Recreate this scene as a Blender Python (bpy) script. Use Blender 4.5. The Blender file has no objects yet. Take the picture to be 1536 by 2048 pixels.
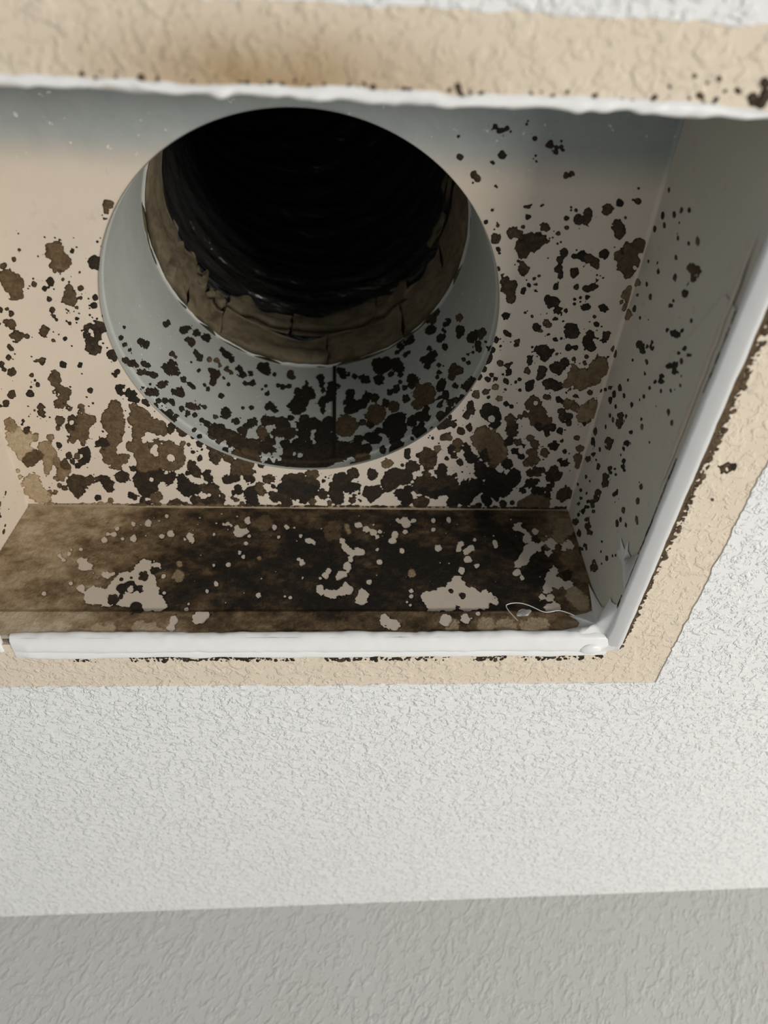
import bpy, math, random
import numpy as np
from mathutils import Matrix, Vector

# ------------------------------------------------------------------ camera, world, light, exposure
scene = bpy.context.scene
COL = scene.collection
MM = 0.001
ZC = 2.40                      # ceiling height (m); all sizes below are millimetres from the ceiling plane
PITCH, YAW, ROLL, FPX = 0.8096, 0.0978, -0.0631, 1553.7


def make_camera():
    f = Vector((math.sin(YAW) * math.cos(PITCH), math.cos(YAW) * math.cos(PITCH), math.sin(PITCH)))
    r = Vector((math.cos(YAW), -math.sin(YAW), 0))
    u = r.cross(f)
    r2 = math.cos(ROLL) * r + math.sin(ROLL) * u
    u2 = -math.sin(ROLL) * r + math.cos(ROLL) * u
    cam = bpy.data.cameras.new('camera')
    cam.sensor_fit = 'VERTICAL'
    cam.sensor_height = 36
    cam.lens = FPX / 2048 * 36
    cam.clip_start = 0.005
    cam.dof.use_dof = True
    cam.dof.focus_distance = 0.325
    cam.dof.aperture_fstop = 9.0
    o = bpy.data.objects.new('camera', cam)
    m = Matrix((r2, u2, -f)).transposed().to_4x4()
    m.translation = Vector((0, 0, ZC - 0.1934))
    o.matrix_world = m
    COL.objects.link(o)
    scene.camera = o


make_camera()
world = bpy.data.worlds.new('room_ambient')
scene.world = world
world.use_nodes = True
world.node_tree.nodes['Background'].inputs[0].default_value = (0.88, 0.94, 1.0, 1)
world.node_tree.nodes['Background'].inputs[1].default_value = 0.36


def make_lamp():
    # unseen area light added right of and behind camera, shaped for the box shading
    L = bpy.data.lights.new('key_light', 'AREA')
    L.shape = 'RECTANGLE'
    L.size = 2.2
    L.size_y = 0.4
    L.energy = 108
    L.color = (1.0, 0.955, 0.88)
    o = bpy.data.objects.new('key_light', L)
    o.location = (2.3, -0.58, ZC - 1.9)
    o.rotation_euler = (math.radians(180), 0, 0)
    COL.objects.link(o)


make_lamp()
scene.cycles.max_bounces = 16
scene.cycles.diffuse_bounces = 10
vs = scene.view_settings
vs.view_transform = 'Standard'
vs.look = 'None'
vs.gamma = 1.0
vs.use_curve_mapping = False
vs.exposure = 0.0

# ------------------------------------------------------------------ dimensions (mm)
HB = 78.1                       # roof of the sheet-metal boot above the ceiling
BX0, BX1, BY0, BY1 = -141.0, 115.2, 46.0, 255.2
CX, CY, CR, HC = -11.5, 154.6, 76.2, 83.7
OX0, OX1, OY0, OY1 = -134.0, 117.5, 53.0, 257.5       # hole in the plasterboard
FX0, FX1, FY0, FY1 = -152.0, 144.7, 35.2, 286.5       # unpainted footprint of the missing grille

# traced outlines of mould and bare islands: tone|metric|u,v,radius... (mm on each surface)
TOP_SHAPES = """
0.3|1.04,0.23,1.02|-77.8,112.3,1.69,-78.8,114.8,1.12,-79.3,117.2,0.84,-79.0,112.0,0.98,-76.7,112.2,0.98
0.2|1.07,0.28,1.00|-97.2,125.3,0.44
0.35|1.09,0.28,0.99|-99.7,130.0,3.28,-99.4,133.7,3.72,-96.5,133.6,1.79,-99.7,127.6,1.49
0.1|1.08,0.27,0.99|-93.6,129.4,0.83
0.3|1.08,0.26,0.99|-91.9,127.9,0.44
0.2|1.07,0.24,0.99|-84.1,125.6,0.65
0.1|1.09,0.24,0.97|-87.0,133.7,2.27,-85.3,133.9,2.11
0.25|1.09,0.31,1.01|-112.2,129.5,0.82
0.25|1.10,0.32,1.01|-115.2,133.3,1.13
0.3|1.10,0.33,1.01|-119.4,135.9,1.26
0.35|1.12,0.33,0.99|-119.6,140.3,2.94,-117.7,143.2,3.40,-117.8,146.8,2.63
0.25|1.12,0.31,0.98|-110.6,142.8,1.08
0.1|1.11,0.29,0.97|-104.0,141.6,1.70
0.05|1.12,0.30,0.97|-106.9,144.2,1.00
0.15|1.13,0.29,0.96|-106.3,148.6,1.27
0.3|1.11,0.28,0.97|-99.6,140.7,0.68
0.3|1.13,0.27,0.95|-97.7,143.9,1.74,-98.2,146.6,2.37,-99.6,148.6,1.74,-98.1,149.9,1.42
0.2|1.12,0.26,0.96|-93.9,143.8,1.19
0.2|1.14,0.29,0.95|-106.0,153.2,1.13
0.15|1.15,0.29,0.94|-106.1,155.9,0.91,-105.5,157.3,0.72
0.1|1.12,0.25,0.94|-89.2,147.5,1.11
0.05|1.13,0.25,0.94|-90.2,150.9,1.44
0.3|1.15,0.34,0.97|-122.9,153.1,0.80
0.2|1.15,0.33,0.96|-121.9,155.3,1.35
0.3|1.16,0.34,0.96|-124.9,158.9,1.14,-123.2,159.5,1.96,-122.3,160.2,1.14
0.25|1.17,0.31,0.94|-111.3,162.0,2.16,-112.0,163.5,1.33
0.25|1.18,0.33,0.94|-122.8,164.5,1.66,-122.0,165.5,2.16
0.25|1.18,0.32,0.94|-118.6,164.9,0.93
0.15|1.16,0.28,0.93|-101.0,158.6,0.92,-102.0,157.9,0.46
0.1|1.15,0.27,0.93|-98.0,156.7,0.78
0.3|1.14,0.27,0.94|-96.9,151.9,0.77
0.3|1.13,0.26,0.95|-94.6,147.8,0.70
0.35|1.14,0.28,0.94|-100.3,153.4,0.52
0.15|1.14,0.26,0.93|-92.6,154.9,0.45
0.1|1.15,0.25,0.93|-90.2,156.4,0.59
0.05|1.14,0.24,0.93|-87.8,155.2,0.78
0.15|1.17,0.25,0.91|-95.2,161.2,1.84,-91.7,160.1,2.01,-90.2,158.6,1.68,-88.8,161.1,1.51,-87.4,161.7,0.67,-95.4,164.5,1.68,-94.4,167.3,1.84,-91.6,164.4,1.51,-94.5,169.5,2.68,-93.8,170.6,2.51
-|1.17,0.26,0.91|-93.5,163.5,0.74
0.05|1.18,0.29,0.92|-104.3,165.8,0.94
0.3|1.18,0.30,0.92|-109.1,166.4,0.74
0.3|1.17,0.29,0.93|-106.2,163.7,0.40
0.2|1.19,0.34,0.94|-126.7,169.6,1.02,-126.0,170.7,0.95
0.3|1.17,0.35,0.96|-127.3,159.6,0.49
0.2|1.15,0.34,0.97|-125.5,153.7,0.96
0.4|1.11,0.31,0.98|-110.1,140.5,0.43
0.5|1.09,0.30,1.00|-106.3,131.8,0.42
0.4|1.07,0.31,1.03|-110.9,123.5,0.29
0.3|1.10,0.26,0.97|-92.7,137.5,0.49
0.1|1.14,0.26,0.94|-92.2,152.1,0.39
0.4|1.14,0.27,0.94|-98.3,153.6,0.39
0.25|1.20,0.35,0.93|-128.2,174.8,1.20
0.2|1.22,0.36,0.93|-131.8,177.7,1.39,-131.6,180.4,0.97
0.2|1.22,0.35,0.92|-128.7,181.3,1.58
0.25|1.20,0.32,0.91|-115.4,176.2,1.90,-117.6,175.8,0.87
0.05|1.21,0.29,0.90|-107.8,177.4,1.40
0.05|1.20,0.27,0.89|-101.1,177.5,1.33
0.2|1.23,0.33,0.90|-121.3,183.0,0.93,-120.6,185.1,0.86,-120.0,187.1,1.00
0.3|1.24,0.33,0.90|-123.1,188.6,0.65
0.1|1.25,0.33,0.89|-124.2,191.6,1.53
0.2|1.25,0.35,0.90|-131.5,192.4,1.82
0.2|1.26,0.36,0.90|-135.2,196.7,1.47
0.2|1.27,0.37,0.90|-138.1,198.4,0.92
0.3|1.24,0.30,0.88|-112.7,183.0,2.56,-113.1,186.2,2.01,-111.6,189.7,2.37,-109.4,190.1,2.01,-111.5,193.3,2.19,-113.9,196.7,2.37,-111.1,195.8,1.10,-110.3,199.7,1.10
0.2|1.27,0.33,0.87|-121.6,198.5,1.95,-122.1,201.9,1.88,-124.1,203.4,0.94,-121.5,203.3,0.83
0.15|1.28,0.35,0.87|-130.6,205.9,1.06
0.2|1.23,0.27,0.87|-99.5,189.6,1.38
0.1|1.21,0.24,0.87|-87.0,180.3,1.14,-87.9,182.2,1.00
0.1|1.19,0.24,0.89|-87.7,171.7,1.90,-87.2,174.0,0.86
0.5|1.27,0.33,0.88|-124.5,200.2,0.52
0.4|1.28,0.34,0.87|-127.7,203.5,0.53
0.2|1.25,0.27,0.86|-99.7,196.0,0.52
0.3|1.28,0.31,0.85|-115.6,205.6,2.30,-116.9,209.0,1.34
0.8|1.32,0.36,0.86|-136.4,214.2,4.33,-135.3,219.1,4.33,-131.6,215.5,3.54,-134.6,223.2,3.94
0.55|1.29,0.36,0.88|-136.7,208.5,3.06
0.6|1.30,0.34,0.85|-127.6,214.5,1.76
0.2|1.30,0.35,0.86|-130.6,210.8,1.62
0.55|1.30,0.32,0.85|-121.5,214.8,1.96
0.6|1.34,0.33,0.83|-124.9,220.3,3.66,-123.0,223.9,2.84,-125.1,227.2,2.84,-126.5,231.5,2.23,-127.5,234.8,1.22
0.3|1.34,0.35,0.84|-132.7,227.3,3.44,-134.4,229.2,2.43,-129.4,224.5,2.43
0.15|1.31,0.31,0.84|-119.0,218.2,1.39,-118.8,219.7,0.99
0.5|1.34,0.32,0.82|-121.8,228.1,2.46,-119.8,233.3,3.28
0.25|1.34,0.31,0.82|-119.2,229.0,2.05,-117.5,230.9,1.43
0.2|1.28,0.29,0.85|-110.3,204.6,2.11,-109.4,208.0,2.30,-111.9,208.5,2.11
0.35|1.29,0.29,0.84|-105.9,204.5,3.11,-105.0,206.6,2.73,-107.1,210.2,3.11,-110.9,213.3,2.53,-112.5,216.0,1.95,-107.4,214.6,2.34,-108.5,218.2,1.56
0.35|1.26,0.28,0.85|-102.0,204.9,2.26,-104.8,197.7,1.32,-104.9,200.3,1.13
-|1.28,0.30,0.85|-110.8,206.5,0.96
0.35|1.27,0.25,0.83|-90.5,196.2,1.73,-92.0,200.4,3.46,-94.7,204.3,4.23,-92.6,207.3,4.99,-94.4,213.5,3.46,-93.3,215.2,2.31
0.35|1.33,0.25,0.80|-98.2,221.2,4.09,-98.1,225.8,3.88,-96.5,229.1,2.45,-92.4,225.8,2.86,-95.9,231.5,1.43
0.1|1.31,0.27,0.82|-102.4,217.4,1.59,-99.7,217.6,2.38
0.1|1.33,0.29,0.82|-108.2,221.8,2.43,-107.6,224.1,1.82,-109.6,227.0,1.82,-109.5,221.4,1.82,-112.7,229.8,1.82
0.2|1.33,0.30,0.82|-116.1,224.7,1.62,-115.1,228.0,1.42
0.3|1.33,0.30,0.82|-112.3,224.9,1.42
0.15|1.35,0.25,0.79|-95.6,236.1,2.95,-93.9,236.8,2.52
0.2|1.37,0.30,0.80|-115.8,239.5,3.81,-112.1,241.0,2.54,-109.1,238.5,2.12,-106.6,238.9,1.48,-118.7,241.1,2.54,-116.4,245.5,3.39
0.12|1.36,0.27,0.79|-102.9,238.4,2.97,-102.2,242.3,3.18
0.5|1.36,0.32,0.81|-124.4,237.7,1.67,-121.8,237.2,2.09
0.3|1.37,0.32,0.80|-124.0,242.4,1.27
0.25|1.38,0.32,0.80|-121.9,244.1,1.71
0.4|1.39,0.34,0.80|-129.4,246.7,1.50
0.4|1.39,0.33,0.80|-126.8,246.4,1.20
0.1|1.39,0.28,0.78|-108.2,249.5,1.65
0.75|1.38,0.35,0.81|-138.0,240.3,2.55,-135.2,239.3,3.41,-134.9,243.8,3.41,-137.8,245.3,2.98,-134.9,248.3,3.83,-132.0,249.8,2.98
0.8|1.37,0.37,0.83|-140.1,233.6,1.17,-140.1,237.4,1.25,-140.8,242.3,1.25
0.05|1.23,0.24,0.86|-87.2,188.3,2.01,-87.1,189.9,1.64
0.05|1.24,0.22,0.85|-84.6,190.2,1.66,-83.0,192.6,2.21,-81.6,194.2,1.55
-|1.23,0.23,0.86|-85.7,189.4,0.73
0.1|1.24,0.21,0.84|-78.2,195.0,1.50,-77.3,197.1,0.75
0.35|1.27,0.21,0.82|-83.4,197.2,1.54,-82.7,201.4,3.47,-85.0,204.8,2.31,-79.4,199.2,1.73,-79.5,204.3,3.85,-83.0,209.2,3.08,-77.2,207.3,3.47,-73.8,207.2,2.70,-74.9,210.3,1.93,-83.6,212.7,2.12,-72.2,210.7,1.54
0.2|1.28,0.19,0.81|-69.7,210.2,1.76,-69.0,208.0,1.95
0.2|1.28,0.17,0.81|-64.5,210.1,2.16,-66.4,208.8,1.18,-63.2,211.0,1.18
0.05|1.28,0.16,0.80|-60.6,213.2,1.03
0.1|1.29,0.15,0.79|-58.1,216.7,1.68
0.1|1.31,0.16,0.79|-61.6,221.6,1.42
0.1|1.31,0.16,0.78|-58.8,225.1,1.44
0.2|1.30,0.17,0.79|-62.9,217.7,1.00
0.05|1.30,0.15,0.79|-57.4,220.2,0.49
0.4|1.29,0.17,0.80|-65.6,216.9,1.40
0.35|1.32,0.20,0.79|-88.8,219.1,1.83,-84.6,216.8,2.44,-84.0,219.9,4.07,-82.6,224.5,4.89,-79.8,226.8,4.48,-82.3,231.6,4.48,-85.2,231.7,3.67,-75.6,222.6,3.67,-71.9,218.8,3.26,-68.1,222.0,3.05,-70.8,221.6,2.85,-74.7,228.6,3.67,-69.3,228.6,2.85,-66.9,227.1,1.63,-76.8,216.6,2.44
-|1.31,0.21,0.80|-78.6,221.2,1.82,-77.7,222.6,1.21,-77.1,218.4,1.01
-|1.32,0.19,0.79|-71.6,224.8,1.84
-|1.30,0.22,0.81|-82.0,215.8,1.19
0.15|1.33,0.16,0.77|-63.2,229.4,2.52,-61.4,232.8,2.52,-60.7,235.7,1.89
0.1|1.35,0.21,0.77|-87.4,236.6,3.18,-85.8,240.5,4.67,-83.3,242.9,3.82,-85.6,246.0,2.55,-81.4,237.4,3.82,-77.8,235.4,2.97,-74.9,238.3,2.55,-72.9,236.8,1.70,-89.1,231.3,1.49
-|1.35,0.21,0.77|-82.2,238.4,1.06
0.05|1.36,0.17,0.76|-68.5,236.8,2.37,-68.1,242.2,3.89,-64.8,243.2,3.45,-62.0,244.7,1.94,-66.6,245.7,2.16
0.05|1.34,0.17,0.77|-65.6,234.3,1.35
0.1|1.35,0.15,0.76|-56.4,236.6,2.79,-56.4,233.7,1.72,-58.1,242.6,2.36,-54.5,243.6,2.58,-59.6,243.1,1.50
0.1|1.37,0.14,0.74|-55.0,248.7,2.64
0.15|1.38,0.16,0.74|-63.4,250.3,3.10,-57.1,251.3,3.54
0.1|1.38,0.24,0.77|-92.6,247.9,1.96,-91.7,249.1,1.53
0.15|1.39,0.22,0.76|-87.9,251.1,1.54,-85.5,252.4,1.32
0.35|1.38,0.21,0.76|-81.8,250.0,2.85,-80.3,248.0,1.75
0.2|1.39,0.19,0.75|-72.3,252.0,2.22,-75.1,253.1,2.00,-68.7,253.5,1.78
0.4|1.39,0.27,0.77|-102.8,251.3,1.53
0.05|0.92,-0.10,1.09|53.1,82.0,1.10,54.9,83.0,1.26,56.8,82.2,0.94
-|0.92,-0.10,1.10|54.6,81.2,1.00
0.1|0.92,-0.12,1.11|63.2,80.7,0.47
0.05|0.93,-0.13,1.10|66.8,85.2,0.83
0.1|0.93,-0.15,1.10|72.3,86.8,1.22
0.15|0.93,-0.16,1.10|74.7,88.9,0.78,74.6,87.5,0.78,76.3,87.3,0.71,77.0,88.4,0.45
0.05|0.94,-0.11,1.07|56.6,90.4,1.36
0.1|0.95,-0.08,1.06|42.3,91.9,1.04
0.05|0.95,-0.10,1.06|53.9,93.4,0.79
0.1|0.95,-0.14,1.08|68.7,92.3,0.46
0.2|0.97,-0.09,1.04|47.7,97.6,1.33,49.4,98.6,1.33
0.25|0.95,-0.17,1.08|79.9,96.5,1.07,81.8,95.8,1.07
0.2|0.97,-0.11,1.04|55.9,101.0,0.54
0.3|0.99,-0.11,1.02|56.1,109.5,0.63
0.2|0.99,-0.14,1.04|67.6,107.9,0.49,68.8,107.9,0.70
0.1|0.99,-0.15,1.03|69.3,111.5,1.13
0.2|1.00,-0.14,1.02|68.0,115.2,0.86
0.05|1.00,-0.11,1.01|54.5,113.8,0.85
0.25|1.01,-0.12,1.01|58.9,114.9,0.57
0.2|1.02,-0.12,1.00|58.7,119.3,1.63,59.3,120.2,1.45
0.05|1.03,-0.13,0.99|60.6,123.9,0.96
0.25|1.01,-0.14,1.01|64.3,117.6,1.62,66.9,117.9,1.80
0.2|1.02,-0.16,1.01|70.8,119.6,2.20,69.9,123.0,3.30,73.5,120.6,2.94,76.3,119.8,1.65,70.3,125.2,1.83
0.25|1.00,-0.17,1.03|76.4,114.9,1.72
0.15|0.99,-0.18,1.04|83.2,111.6,1.14
0.2|0.98,-0.18,1.05|84.1,107.5,0.70,86.0,108.3,0.77
0.2|0.99,-0.20,1.05|87.6,112.0,1.78,90.5,112.1,1.95,90.3,109.2,1.49
0.25|1.00,-0.18,1.03|83.9,115.0,0.79
0.3|1.01,-0.18,1.03|81.3,117.1,0.80
0.3|1.01,-0.17,1.02|78.6,119.1,0.36
0.3|1.01,-0.17,1.02|79.7,118.8,0.44
0.2|1.02,-0.18,1.02|82.0,121.0,0.37
0.3|0.98,-0.16,1.04|73.9,107.0,0.42
0.1|0.97,-0.22,1.08|101.2,105.4,1.26
0.2|0.97,-0.24,1.09|107.5,104.4,1.05
0.2|0.96,-0.23,1.10|106.5,100.1,0.55
0.25|0.98,-0.21,1.07|97.0,108.2,1.94,97.7,107.6,1.76
0.2|0.99,-0.23,1.06|103.0,113.5,2.17,104.2,116.4,2.10
0.15|1.03,-0.19,1.00|85.0,124.5,1.59,83.9,127.2,1.32,84.1,130.7,1.70,85.8,133.4,1.44
0.02|1.02,-0.20,1.02|88.9,125.5,1.12,91.3,124.7,1.50,92.8,126.1,1.68
0.2|1.03,-0.22,1.02|95.2,126.8,1.89,97.6,127.5,1.89,99.2,129.4,0.95
0.1|1.02,-0.23,1.03|100.1,124.2,2.24
0.3|1.02,-0.25,1.04|112.2,119.5,2.08,108.9,122.2,2.27,105.9,125.0,2.08,108.3,128.4,2.27,111.6,125.5,3.78,114.8,122.4,1.89,111.0,129.8,1.89,112.1,132.6,1.70,114.6,128.2,1.51
-|1.02,-0.26,1.05|114.3,124.9,1.05
-|1.03,-0.26,1.04|113.5,129.4,0.77
0.15|1.04,-0.20,1.00|90.6,132.0,1.92
0.15|1.05,-0.23,1.00|97.2,138.6,1.76,99.6,137.3,1.88,100.2,134.9,0.86
0.2|1.06,-0.21,0.99|92.9,138.1,1.49
0.1|1.06,-0.19,0.98|84.9,138.0,1.17
0.05|1.07,-0.21,0.98|93.3,143.1,0.80
0.1|1.06,-0.22,0.99|98.1,142.1,1.19
0.05|1.07,-0.22,0.98|95.4,142.2,0.64
0.1|1.07,-0.21,0.97|93.7,145.1,0.80
0.1|1.08,-0.23,0.98|98.5,146.2,1.70
0.1|1.07,-0.24,0.99|105.5,146.3,1.70
0.5|1.06,-0.26,1.01|114.1,138.5,1.80,112.9,141.0,2.00,112.4,143.5,1.20,114.6,141.8,2.00,114.1,145.6,1.80
0.4|0.98,-0.23,1.07|104.8,110.6,0.64
0.2|1.05,-0.13,0.97|61.3,131.4,0.95
0.25|1.04,-0.16,0.98|70.5,129.2,1.26,71.0,131.5,2.05
0.2|1.06,-0.15,0.96|64.3,135.9,1.95,65.8,137.6,2.44,68.0,137.5,1.79,65.0,139.9,1.30,68.3,140.8,1.95,68.1,143.6,2.11
0.08|1.06,-0.16,0.97|72.8,139.4,1.04,74.2,137.6,0.78,72.7,140.7,0.91
0.3|1.05,-0.17,0.98|77.4,133.7,0.70,76.0,134.8,0.77
0.3|1.06,-0.17,0.97|77.1,137.2,0.58
0.2|1.06,-0.17,0.97|77.3,139.9,0.46
0.1|1.08,-0.20,0.96|82.3,142.8,1.01,84.6,144.8,2.35,85.8,144.1,1.68,87.6,148.3,1.84,91.1,147.8,0.74,87.6,151.5,1.34
0.3|1.10,-0.19,0.94|84.0,153.0,1.55,85.3,154.4,1.38,82.5,157.0,1.03
0.1|1.10,-0.18,0.94|80.6,155.6,1.66
0.02|1.09,-0.15,0.93|67.7,150.9,1.69
0.2|1.09,-0.17,0.95|74.9,149.3,0.67
0.3|1.09,-0.18,0.95|78.0,150.7,0.81
0.15|1.11,-0.16,0.92|69.0,158.1,1.22,70.4,159.4,0.90
0.05|1.12,-0.15,0.91|64.9,161.6,1.58
0.2|1.12,-0.17,0.92|74.2,162.4,1.23,74.7,161.3,0.56,73.4,163.8,0.56
0.15|1.10,-0.22,0.95|94.9,156.3,2.79,96.0,158.1,2.44,93.9,157.8,1.92
0.1|1.11,-0.24,0.95|102.9,159.1,2.13,103.2,162.1,2.48,104.7,163.9,2.13
0.1|1.11,-0.21,0.94|89.2,160.9,0.99,91.8,160.5,0.92,90.3,161.3,0.77
0.05|1.13,-0.15,0.91|67.7,164.5,0.64
0.1|1.11,-0.20,0.94|86.4,158.6,0.42
0.1|1.13,-0.19,0.92|80.6,164.5,0.71
0.1|1.12,-0.23,0.94|95.4,164.5,1.36,98.4,164.3,1.14
0.12|1.13,-0.20,0.92|83.6,166.0,2.16,86.2,165.9,2.16,88.7,166.6,1.44,86.6,169.4,1.80,81.0,170.3,1.80,81.4,172.6,0.90
-|1.14,-0.19,0.91|82.8,170.2,1.27
0.3|1.13,-0.21,0.92|91.3,167.7,0.72
0.05|1.14,-0.15,0.89|63.4,170.3,2.16
0.25|1.15,-0.16,0.89|68.6,172.5,1.45
0.2|1.15,-0.17,0.90|72.0,173.6,1.28,73.4,172.4,0.80
0.05|1.16,-0.17,0.89|72.9,176.8,1.85,71.0,178.0,0.74
0.3|1.15,-0.19,0.90|80.5,175.8,1.66
0.15|1.16,-0.20,0.90|86.6,176.4,2.22,86.4,178.9,1.48,87.0,174.8,1.48
0.15|1.15,-0.22,0.92|92.6,173.9,2.76,95.6,171.9,2.21,93.6,175.5,1.84
0.1|1.17,-0.20,0.89|83.1,183.0,1.89,82.7,185.1,1.32,83.5,182.2,1.32
0.15|1.17,-0.22,0.90|91.1,181.6,2.64,93.8,182.8,2.27,96.2,182.7,1.70
0.45|1.15,-0.25,0.92|99.2,181.8,2.24,102.1,179.3,4.11,105.4,178.4,3.73,108.8,175.1,3.73,110.7,171.9,3.36,105.3,182.5,2.24,110.4,179.1,2.61,113.2,175.0,2.99,100.0,172.9,1.31
0.2|1.13,-0.24,0.94|104.1,168.5,0.94
0.25|1.14,-0.23,0.93|99.0,170.0,1.02
0.3|1.14,-0.25,0.93|104.1,171.7,1.28
0.1|1.09,-0.24,0.97|104.5,153.5,1.04
0.2|1.08,-0.24,0.97|102.9,150.3,0.68
0.15|1.17,-0.17,0.88|72.7,181.6,1.50
0.1|1.17,-0.18,0.88|76.8,181.7,0.75
0.1|1.17,-0.15,0.87|64.9,180.6,1.30
0.1|1.17,-0.16,0.88|67.9,180.1,1.04
0.15|1.16,-0.15,0.88|66.0,178.5,1.04
0.1|1.17,-0.18,0.89|78.3,180.3,0.82
0.5|1.18,-0.16,0.87|68.6,184.5,1.70
0.3|1.18,-0.15,0.86|64.7,186.3,1.71
0.05|1.19,-0.16,0.86|66.4,189.6,0.84
0.1|1.18,-0.19,0.88|79.2,185.6,1.06
0.3|1.18,-0.17,0.87|72.9,185.5,0.83
0.3|1.17,-0.26,0.91|109.7,186.1,1.34
0.2|1.18,-0.25,0.90|103.7,187.9,1.16
0.1|1.18,-0.24,0.90|99.4,186.4,0.54
0.3|1.17,-0.27,0.92|115.0,184.8,1.34
0.5|1.19,-0.17,0.86|71.2,190.2,1.92
0.08|1.22,-0.16,0.84|67.1,195.8,3.16,69.6,197.9,3.56,66.0,198.0,1.98,71.6,201.8,2.17,70.9,204.0,1.58
-|1.22,-0.17,0.84|69.5,200.7,1.51
0.05|1.20,-0.18,0.86|74.4,192.6,1.36,77.2,194.3,1.24
0.3|1.21,-0.19,0.85|77.6,200.8,2.38,82.0,199.4,1.39,83.6,198.0,1.59
0.2|1.23,-0.19,0.84|79.2,204.3,2.83,79.4,207.5,3.03
0.3|1.21,-0.21,0.87|86.2,191.1,2.37,85.3,193.7,2.37,88.5,195.8,3.56,90.0,199.7,4.35,91.2,202.3,3.56,94.7,201.3,2.17
-|1.19,-0.21,0.87|87.3,192.1,0.86
0.1|1.23,-0.23,0.86|91.0,205.0,2.03,94.8,205.8,2.03,95.6,208.5,1.63,97.2,204.9,1.83
0.3|1.18,-0.22,0.88|91.3,189.1,1.54,92.5,188.9,1.16
0.05|1.19,-0.23,0.89|96.9,190.2,1.55,99.2,191.7,0.97
0.4|1.19,-0.25,0.89|101.5,192.5,2.35,104.6,193.7,2.35
0.2|1.21,-0.24,0.88|99.5,196.4,1.60,100.5,199.5,2.00,103.3,199.0,2.00,104.1,202.9,2.00
0.55|1.20,-0.27,0.89|112.0,191.4,2.38,113.5,194.8,3.57,109.9,196.2,3.57,108.8,199.3,2.38,111.2,200.1,2.38,114.4,198.3,1.99
0.1|1.22,-0.27,0.88|111.1,202.8,1.21
0.4|1.24,-0.16,0.83|66.9,208.1,2.43
0.5|1.26,-0.18,0.82|71.6,211.7,2.92,70.0,215.4,4.58,74.6,216.3,4.58,69.1,219.7,3.33,76.4,221.0,3.75
0.1|1.25,-0.19,0.83|78.9,213.4,2.69
0.3|1.25,-0.20,0.83|83.0,213.4,2.07
0.05|1.26,-0.21,0.83|82.7,218.5,1.89,86.3,221.8,1.77,86.4,215.6,1.05
0.35|1.26,-0.22,0.83|88.4,210.5,1.90,90.6,214.6,2.53,90.9,219.8,2.95,93.0,223.1,2.53,96.5,219.7,2.32,90.0,225.6,2.53
-|1.26,-0.21,0.83|85.7,218.5,1.26
-|1.27,-0.22,0.83|88.7,221.5,0.85
0.1|1.25,-0.24,0.85|100.4,214.9,2.50,102.9,212.5,1.25,98.5,214.9,1.67
0.1|1.23,-0.24,0.86|101.0,207.1,1.63
0.1|1.26,-0.26,0.85|105.6,218.4,1.27
0.1|1.27,-0.26,0.84|106.8,225.3,2.15,104.9,223.9,1.08
0.3|1.24,-0.27,0.87|109.5,210.6,1.57
0.4|1.26,-0.28,0.85|112.4,216.6,1.93,112.4,221.4,2.14,113.4,224.3,1.93,113.8,227.7,1.29
0.3|1.28,-0.18,0.80|73.8,226.3,2.57
0.08|1.28,-0.20,0.81|80.3,226.7,3.01
0.2|1.29,-0.23,0.82|95.2,230.9,2.62,91.5,231.5,1.97,97.7,229.9,1.97
0.15|1.29,-0.25,0.82|103.0,231.3,3.52,101.5,233.3,2.64,105.4,233.3,2.42
0.05|1.29,-0.17,0.80|68.9,228.9,2.59
0.05|1.31,-0.20,0.79|78.9,236.7,6.65,74.0,237.8,3.55,82.7,236.6,3.99,85.1,234.6,3.11,78.0,243.4,3.55,81.8,242.8,2.66,85.7,231.6,1.55
-|1.29,-0.19,0.80|77.4,229.7,1.95,81.1,231.1,1.30
-|1.33,-0.18,0.78|73.4,244.5,1.81
-|1.31,-0.17,0.79|70.7,236.3,1.32
0.08|1.31,-0.23,0.80|93.2,238.5,2.68,95.6,237.0,2.01,90.8,242.7,2.01
0.08|1.32,-0.24,0.80|97.2,243.1,3.17,99.8,242.6,2.26
0.15|1.32,-0.25,0.81|102.3,241.5,2.26,102.6,246.7,2.71,104.2,238.9,1.36
0.25|1.32,-0.28,0.81|111.8,243.5,3.66,109.1,245.6,1.83,111.2,247.7,2.29,114.7,245.5,1.83
0.05|1.34,-0.19,0.77|73.2,248.2,2.74,75.1,250.3,2.74,78.7,248.1,2.06
0.15|1.34,-0.21,0.78|82.3,251.2,2.30,86.6,250.7,1.61
-|1.35,-0.20,0.77|78.4,251.6,1.84
0.4|1.34,-0.24,0.79|97.2,251.6,6.03,92.1,252.2,2.78,102.4,251.5,4.17
0.15|1.10,-0.26,0.97|109.4,158.7,1.94,110.0,157.2,1.41,109.1,160.2,1.23
0.3|1.12,-0.27,0.96|115.0,165.0,1.62
0.15|1.17,-0.27,0.92|114.7,185.4,1.07
0.08|1.27,0.18,0.81|-68.5,207.0,1.86
0.08|1.32,0.09,0.77|-32.0,228.3,1.74
0.2|1.34,0.07,0.75|-29.4,236.9,2.46,-27.1,237.4,1.56
0.1|1.35,0.07,0.75|-27.1,241.5,1.27
0.2|1.34,0.10,0.75|-36.9,237.0,2.00
0.2|1.36,0.10,0.74|-37.2,244.3,2.73
0.3|1.36,0.09,0.74|-33.6,243.2,3.19,-32.2,246.4,1.82
0.05|1.37,0.10,0.74|-37.9,249.7,2.77
0.3|1.32,0.03,0.76|-9.6,234.5,3.12,-8.0,234.0,2.01
0.15|1.34,0.04,0.75|-19.8,238.8,4.06,-15.9,238.2,4.52,-11.2,239.7,4.06,-8.1,240.8,3.16
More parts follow.
